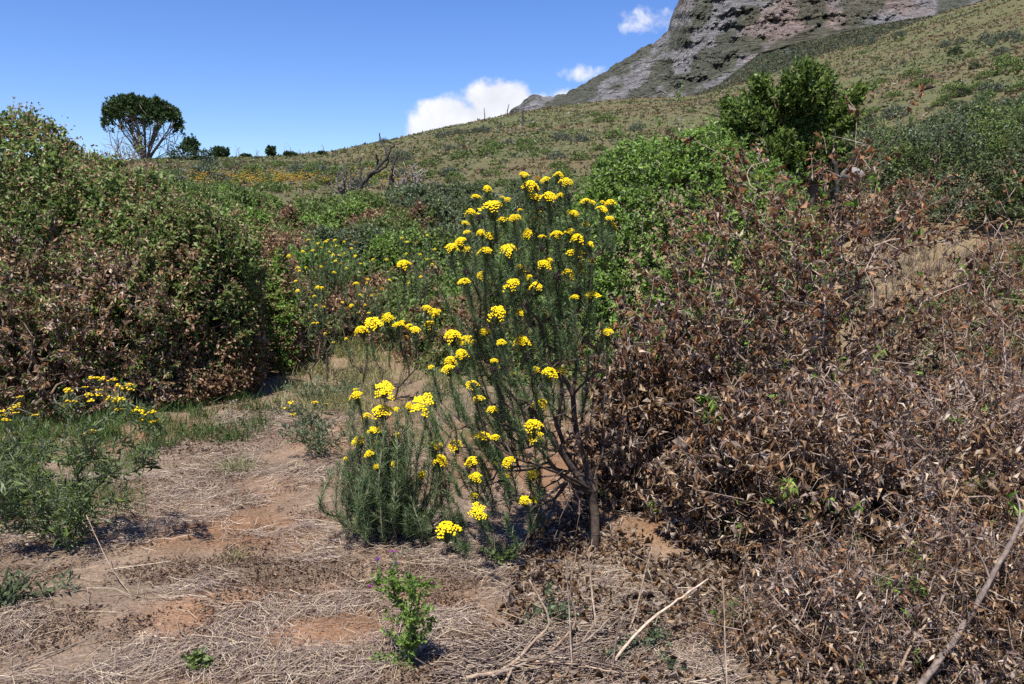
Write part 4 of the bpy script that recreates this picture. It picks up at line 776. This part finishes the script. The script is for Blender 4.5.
for k in range(18):
    a_ = k * 2.4 + rg.normal() * .2; r_ = rg.uniform(.3, .98); ze = np.interp(r_, [0, .7, 1], [54, 47, 34]) * pxm; o_ = np.array([math.cos(a_), math.sin(a_), 0]) * hx * r_
    lim.append((np.array([(0, 0, rg.uniform(-.3, .8)), o_ * .30 + np.array([0, 0, ze * .34]), o_ * .68 + np.array([0, 0, ze * .72]), o_ + np.array([0, 0, ze])]), rg.uniform(.12, .2), .04))
    for j in range(5):
        f_ = rg.uniform(.25, .8); q_ = o_ * f_ + np.array([0, 0, ze * f_ * 1.05]); lim.append((np.array([q_, q_ + np.array([o_[0] * .12, o_[1] * .12, 1.0]) + rg.normal(size=3) * .8, q_ + np.array([o_[0] * .2, o_[1] * .2, 1.6]) + rg.normal(size=3) * 1.3]), .05, .02))
tree('umbrella_pine', 'dark flat-crowned pine with many bare rising limbs, alone on the skyline', pb, [np.array(q) for q in ((0, 0, -.5), (0, 0, 2 * pxm), (.2, 0, 6 * pxm))], np.concatenate([P[:60], low_[:70]]), P, D, 152, .55, .30, 24, .9, pal((.040, .070, .020), (.056, .088, .026), (.030, .055, .017)), (.19, .15, .13), .024, .30, bf=1.6, limbs=lim)
# small dark tree right of the flowering shrub
rg = rng_(160); Yt = 15.0; tb = onground(792, Yt); pt = Yt / F
cl = np.array([(798, 84, 26), (830, 84, 18), (838, 100, 16), (765, 95, 22), (745, 112, 20), (775, 122, 28), (812, 112, 28), (800, 145, 28), (765, 150, 22), (835, 120, 14), (735, 135, 14), (820, 150, 22), (800, 170, 26), (770, 172, 24), (745, 160, 18), (830, 172, 18), (722, 150, 12), (728, 120, 10), (845, 96, 9), (815, 74, 12), (718, 135, 12), (708, 155, 14), (735, 100, 10), (755, 84, 10)], float)
cs = [at(a_, b_, Yt) - tb for a_, b_, _ in cl]; Pl = []; 
for c_, (_, _, rr_) in zip(cs, cl):
    m_ = int(rr_ * 4.4); rr_ *= 1.0; d = unit(rg.normal(size=(m_, 3))); q = c_ + np.array([0, rg.uniform(-.6, .6), 0]) + d * (rg.random((m_, 1)) ** .45) * rr_ * pt * np.array([1, 1.1, .85]); Pl.append(q)
P = np.concatenate(Pl); cen = P.mean(0); D = unit(unit(P - cen) + np.array([0, 0, .7]) + rg.normal(size=P.shape) * .3)
tree('dark_tree', 'small dark green tree rising behind the dead shrub against the hillside', tb, None, np.concatenate([P[rg.permutation(len(P))[:420]] * np.array([.95, .95, .97])]), P, D, 161, .12, .42, 17, .34, pal((.10, .16, .032), (.14, .205, .045), (.072, .12, .025), (.175, .24, .058)), (.10, .075, .06), .006, .46, mat=M_GREEN)
# charred pole and bare shrub next to it
stick('charred_pole', 'short charred pole standing in front of the small dark tree', [(838, 265, 9.5), (836, 172, 9.5), (833, 150, 9.5), (835, 130, 9.5)], .045, .03, (.05, .042, .04), 165, mat=M_CHAR)
def bare_shrub(name, label, loc, rad, h, seed, n=160, col=(.2, .165, .14), wr=.006, group=None, cat='shrub'):
    rg = rng_(seed); P, D = crown(n, rad, h, rg, .3, .4, seed, .1); th = MB(); Nn, par, cnt = grow(P, (0, 0, -.05), .6); wood(th, Nn, par, cnt, wr, .42, col, rg, 4, .1); o = obj(name, th.mesh(name, M_BARK, True), loc=loc); return tag(o, label, cat, group)
bare_shrub('bare_shrub', 'grey leafless shrub beside the small dark tree', onground(716, 15.5), (.5, .5), 3.0, 171, 200)
bare_shrub('bare_shrub', 'grey leafless scrub at the foot of the umbrella pine', onground(124, 112), (3.2, 3), 3.6, 172, 260, (.20, .165, .15), .012)
bare_shrub('bare_shrub', 'pale leafless brush lying beside the burnt snag', onground(412, 33), (1.0, .8), 1.2, 173, 160, (.24, .21, .19), .01)
bare_shrub('bare_shrub', 'dark tangled twigs at the base of the burnt snag', onground(347, 34), (.7, .6), 1.5, 174, 150, (.13, .11, .10), .012)
bare_shrub('bare_shrub', 'reddish leafless twigs arching over the pale dry grass', onground(985, 4.4), (.55, .5), 1.5, 175, 90, (.15, .085, .055), .0024)
# burnt snag
def poly_tree(name, label, pts_list, Y, r, col, seed, mat=M_CHAR, cat='snag'):
    rg = rng_(seed); base = at(pts_list[0][0][0], pts_list[0][0][1], Y); base[2] = hfun(base[0], base[1]) - .1; th = thing(name, label, cat, base)
    for k, pl_ in enumerate(pts_list):
        P = np.array([at(a_, b_, Y) - base for a_, b_ in pl_]); P[:, 1] += np.linspace(0, rg.normal() * .35, len(P)); 
        if k == 0: P[0, 2] = 0
        n = 5 * len(P); b = MB(); c = spline(P, n); rr_ = r if k == 0 else r * .62; tube(b, c + rg.normal(size=c.shape) * rr_ * .25, np.linspace(rr_, rr_ * .4, n), np.asarray(col) * rg.uniform(.8, 1.2, (n * 6 + 2, 1)), 6); obj('trunk' if k == 0 else 'limb', b.mesh('limb', mat, True), th)
    return th
SN = 33.0
poly_tree('burnt_snag', 'burnt grey snag with crooked forked limbs on the slope', [[(357, 197), (362, 185), (374, 172), (386, 160), (395, 143)], [(388, 156), (384, 147), (379, 140), (377, 131)], [(370, 176), (380, 171), (389, 166), (391, 160)], [(360, 188), (361, 175), (359, 163), (361, 158)], [(376, 170), (378, 160), (377, 154)]], SN, .10, (.04, .035, .033), 181)
poly_tree('charred_post', 'black charred trunk standing beside the burnt snag', [[(391, 197), (391, 185), (393, 172), (396, 157)]], SN + .5, .12, (.035, .03, .03), 182)
for k, (x, y0, y1, lab) in enumerate(((485, 121, 107, 'slim grey pole farthest down the skyline beside the cloud'), (508, 117, 104, 'slim grey pole on the skyline between two others'), (523, 126, 109, 'tallest black burnt pole on the upper skyline'), (500, 131, 119, 'short burnt pole below the skyline poles'))):
    hh = ghit([x], [y0])[0]; Yd = min(hh[1], 185); poly_tree('burnt_pole', lab, [[(x, y0 + 2), (x - .5, (y0 + y1) / 2), (x + (1 if k % 2 else -1), y1)]], Yd, .16 if k == 2 else .11, (.06, .05, .05), 185 + k, cat='pole')
print('trees', round(time.time() - T0, 1))

# ------------------------------------------------------------------ hillside shrubs and heath
def clump(name, label, cat, rx, h, palx, seed, n, L, asp, group, mat=M_FAR):
    rg = rng_(seed); P, D = crown(n, (rx, rx), h, rg, .55, .4, seed, 0.0); b = MB(); base = np.repeat(P, 5, 0) + rg.normal(size=(len(P) * 5, 3)) * L * .5; D = np.repeat(D, 5, 0)
    leaves(b, base, unit(D + unit(rg.normal(size=base.shape)) * .9), rg.uniform(L * .6, L * 1.2, len(base)), L * asp, pick(palx, len(base), rg), rg); th = thing(name, label, cat, (0, 0, 0), group)
    obj('foliage', b.mesh('foliage', mat), th, 'stuff'); b2 = MB(); s = P[::6]; segs(b2, np.zeros_like(s), s, h * .03, h * .008, np.array((.12, .09, .07)), 4); obj('stem', b2.mesh('stem', M_BARK), th); return th
HP = [clump('hill_shrub', 'small green shrub scattered on the open hillside', 'shrub', 1.0, 1.0, GREEN * .9, 201, 130, .2, .5, 'green shrubs dotted over the hillside'),
      clump('grey_hill_shrub', 'small grey-blue shrub scattered on the open hillside', 'shrub', .9, 1.1, pal((.10, .125, .085), (.13, .15, .11), (.08, .10, .065)), 202, 130, .3, .25, 'grey-blue shrubs dotted over the hillside'),
      clump('dark_hill_bush', 'dark rounded bush standing out on the upper hillside', 'bush', 1.0, 1.1, pal((.03, .05, .018), (.04, .062, .022)), 203, 170, .2, .5, 'dark bushes on the hillside')]
cnt_ = [0, 0, 0]
def hput(kd, px, py, wpx, rg, hs=1.0):
    q = ghit([px], [py])[0]; s_ = wpx / F * np.hypot(q[0], q[1]) / 2.0; s3 = (s_, s_, s_ * hs); q = q - np.array([0, 0, .08 * s_]); rz = rg.uniform(0, 6.28)
    if cnt_[kd] == 0: o = HP[kd]; o.location = q; o.scale = s3; o.rotation_euler = (0, 0, rz)
    else: o = copy_tree(HP[kd], q, rz, s3)
    cnt_[kd] += 1; return o
rg = rng_(9)
for (kd, px, py, wpx) in ((2, 626, 98, 20), (2, 644, 97, 24), (2, 690, 94, 20), (2, 704, 93, 16), (2, 934, 128, 18), (2, 965, 96, 12), (2, 975, 69, 10), (2, 185, 160, 24), (2, 207, 161, 18), (2, 870, 125, 12), (2, 955, 55, 12), (2, 998, 140, 16),
    (1, 384, 143, 8), (1, 440, 138, 10), (1, 448, 136, 9), (1, 458, 134, 9), (1, 466, 134, 8), (1, 476, 133, 9), (1, 487, 133, 8), (1, 366, 138, 7), (1, 398, 137, 7), (1, 408, 136, 7), (1, 297, 172, 14), (1, 860, 46, 9), (1, 872, 44, 9), (1, 900, 38, 10), (1, 985, 42, 12), (1, 1000, 40, 10), (1, 1012, 38, 10), (1, 1018, 42, 10), (1, 990, 46, 8), (1, 960, 44, 9), (1, 945, 47, 9),
    (0, 250, 176, 18), (0, 240, 184, 16), (0, 205, 176, 22), (0, 270, 188, 12), (0, 280, 192, 18), (0, 985, 100, 16), (0, 1010, 72, 22), (0, 1005, 65, 18), (0, 962, 140, 22), (0, 930, 148, 20), (0, 850, 150, 22), (0, 900, 140, 16), (0, 880, 85, 12), (0, 800, 66, 10), (0, 985, 78, 14), (0, 1000, 130, 22), (0, 955, 158, 20), (0, 1015, 150, 24)): hput(kd, px, py, wpx, rg)
rg = rng_(10); n = 0
while n < 190:
    px = rg.uniform(160, 1040); sky_y = np.interp(px, SK[:, 0], SK[:, 1]); py = sky_y + 3 + (rg.random() ** .8) * (188 - sky_y)
    if py > 200: continue
    q = ghit([px], [py])[0]; dist = np.hypot(q[0], q[1])
    if dist < 26: continue
    hput(0 if rg.random() < .66 else 1, px, py, np.clip(rg.lognormal(-.15, .4) * F / dist, 3, 20), rg, rg.uniform(.6, 1.0)); n += 1
# skyline trees and twigs
def far_tree(name, label, px, Yd, wpx, hpx, seed, palx=pal((.028, .05, .018), (.04, .065, .024)), stemh=.25):
    rg = rng_(seed); loc = onground(px, Yd); s_ = Yd / F; P = unit(rg.normal(size=(170, 3))) * (rg.random((170, 1)) ** .4) * np.array([wpx / 2, wpx / 2, hpx * (1 - stemh) / 2]) * s_ * (1 - .25 + .5 * rg.random((170, 1))); P[:, 2] += hpx * s_ * (stemh + (1 - stemh) / 2); D = unit(rg.normal(size=P.shape) + np.array([0, 0, .6]))
    return tree(name, label, loc, None, P[:50], P, D, seed, .42, .5, 7, .3, palx, (.1, .08, .07), .03, .35)
far_tree('round_tree', 'small round-crowned tree next to the umbrella pine', 192, 117, 16, 21, 211, stemh=.35)
far_tree('low_tree', 'low dome-shaped tree on the skyline past the round tree', 221, 120, 16, 11, 212, stemh=.1)
far_tree('cone_bush', 'narrow pointed bush on the skyline among leafless twigs', 271, 122, 8, 10, 213, stemh=.05)
for k, (px, w_, h_) in enumerate(((238, 8, 13), (257, 8, 8), (288, 10, 12), (323, 5, 12), (300, 8, 6))): bare_shrub('skyline_twig', 'leafless pale twigs poking above the skyline', onground(px, 121), (w_ * .075, .5), h_ * .152, 220 + k, 36, (.25, .21, .19), .012, group='leafless twigs on the skyline')
for k, (px, w_, h_) in enumerate(((170, 10, 4), (179, 7, 3), (246, 9, 2.5), (290, 13, 3), (322, 7, 2))): far_tree('skyline_shrub', 'small dark shrub hugging the skyline', px, 121, w_, h_, 230 + k, stemh=0)['group'] = 'small dark shrubs on the skyline'
# heath: countless low tufts over the whole slope
rg = rng_(12); n = 42000; px = rg.uniform(-130, 1150, n); az = np.arctan2((px - 512) / F, 1.0); Dd = np.interp(az, azs, Ds); r = 24 * (Dd * 1.04 / 24) ** (rg.random(n) ** .75); x = r * np.sin(az); y = r * np.cos(az); z = hfun(x, y)
k = 6; s_ = np.clip(.12 + r * .0019, .15, .75) * rg.uniform(.6, 1.5, n); base = np.repeat(v3(x, y, 0) + np.stack([0 * x, 0 * x, z - .04], -1), k, 0) + rg.normal(size=(n * k, 3)) * np.repeat(s_, k)[:, None] * np.array([.35, .35, .06])
n2 = fbm(v3(x / 7, y / 7), 3, 47); n3 = fbm(v3(x / 28, y / 28), 3, 48)
HB = pal((.135, .108, .046), (.165, .122, .058), (.118, .10, .040), (.14, .088, .046), (.20, .165, .095)); HG = pal((.095, .106, .036), (.078, .094, .034), (.112, .115, .046), (.085, .10, .054))
cc = np.where((rg.random(n) < np.clip(.42 + (n2 - .5) * 2.8 + (n3 - .5) * 2.2, .04, .9))[:, None], pick(HG * 1.25, n, rg), pick(HB * 1.1, n, rg) * np.array([1, .97, 1.1])); cc = np.where((rg.random(n) < .03)[:, None], np.array([.24, .21, .18]), cc) * rg.uniform(.75, 1.2, (n, 1))
b = MB(); dd_ = unit(rg.normal(size=base.shape) * np.array([1.0, 1.0, .3]) + np.array([0, 0, .55])); LL = np.repeat(s_, k) * rg.uniform(.5, 1.0, n * k)
side = unit(np.cross(dd_, rg.normal(size=dd_.shape))) * LL[:, None] * .36
V = np.stack([base - side, base + side, base + dd_ * LL[:, None]], 1); b.add(V, T=np.arange(n * k * 3).reshape(-1, 3), C=np.repeat(np.repeat(cc, k, 0)[:, None], 3, 1))
o = obj('heath', b.mesh('heath', M_FAR), kind='stuff'); tag(o, 'olive and brown low heath covering the hillside', 'heath')
b = MB(); pts = []
for (x0, x1, y0, y1, m_) in ((190, 250, 178, 188, 45), (240, 330, 177, 190, 90), (330, 420, 170, 192, 25)):
    pts.append(ghit(rg.uniform(x0, x1, m_), rg.normal((y0 + y1) / 2, (y1 - y0) / 4, m_)))
P = np.concatenate(pts); P = np.repeat(P, 5, 0) + rg.normal(size=(len(P) * 5, 3)) * np.array([.35, .35, .05]); P[:, 2] += rg.uniform(.2, .45, len(P)); blobs(b, P, rg.uniform(.03, .06, len(P)), pal((.40, .22, .02), (.32, .17, .02), (.38, .26, .03))[rg.integers(0, 3, len(P))], .6)
o = obj('orange_flowers', b.mesh('orange_flowers', M_YELLOW), kind='stuff'); tag(o, 'drift of tiny orange flowers on the slope below the skyline', 'flowers')
# pale stone
b = MB(); rg = rng_(15); n_ = 18; th = np.linspace(0, math.pi, 9)[:, None]; ph = np.linspace(0, 2 * math.pi, n_, endpoint=False)[None]; Vs = np.stack([np.sin(th) * np.cos(ph), np.sin(th) * np.sin(ph), np.cos(th) + 0 * ph], -1); Vs = Vs * (.75 + .5 * fbm(Vs * 1.8, 3, 90))[..., None] * np.array([.17, .15, .12])
ii, jj = np.meshgrid(np.arange(8), np.arange(n_), indexing='ij'); b.add(Vs, Q=np.stack([ii * n_ + jj, (ii + 1) * n_ + jj, (ii + 1) * n_ + (jj + 1) % n_, ii * n_ + (jj + 1) % n_], -1).reshape(-1, 4), C=(.19, .175, .16))
q = at(852, 176, 11.5); q[2] = q[2]; o = obj('pale_stone', b.mesh('pale_stone', M_BARK, True), loc=q); tag(o, 'pale grey boulder showing beside the charred pole', 'boulder')
tris = sum(sum(max(1, p.loop_total - 2) for p in me.polygons) if len(me.polygons) < 1000 else len(me.loops) - 2 * len(me.polygons) for me in bpy.data.meshes)
print('done', round(time.time() - T0, 1), 'objects', len(bpy.data.objects), 'tris', tris)
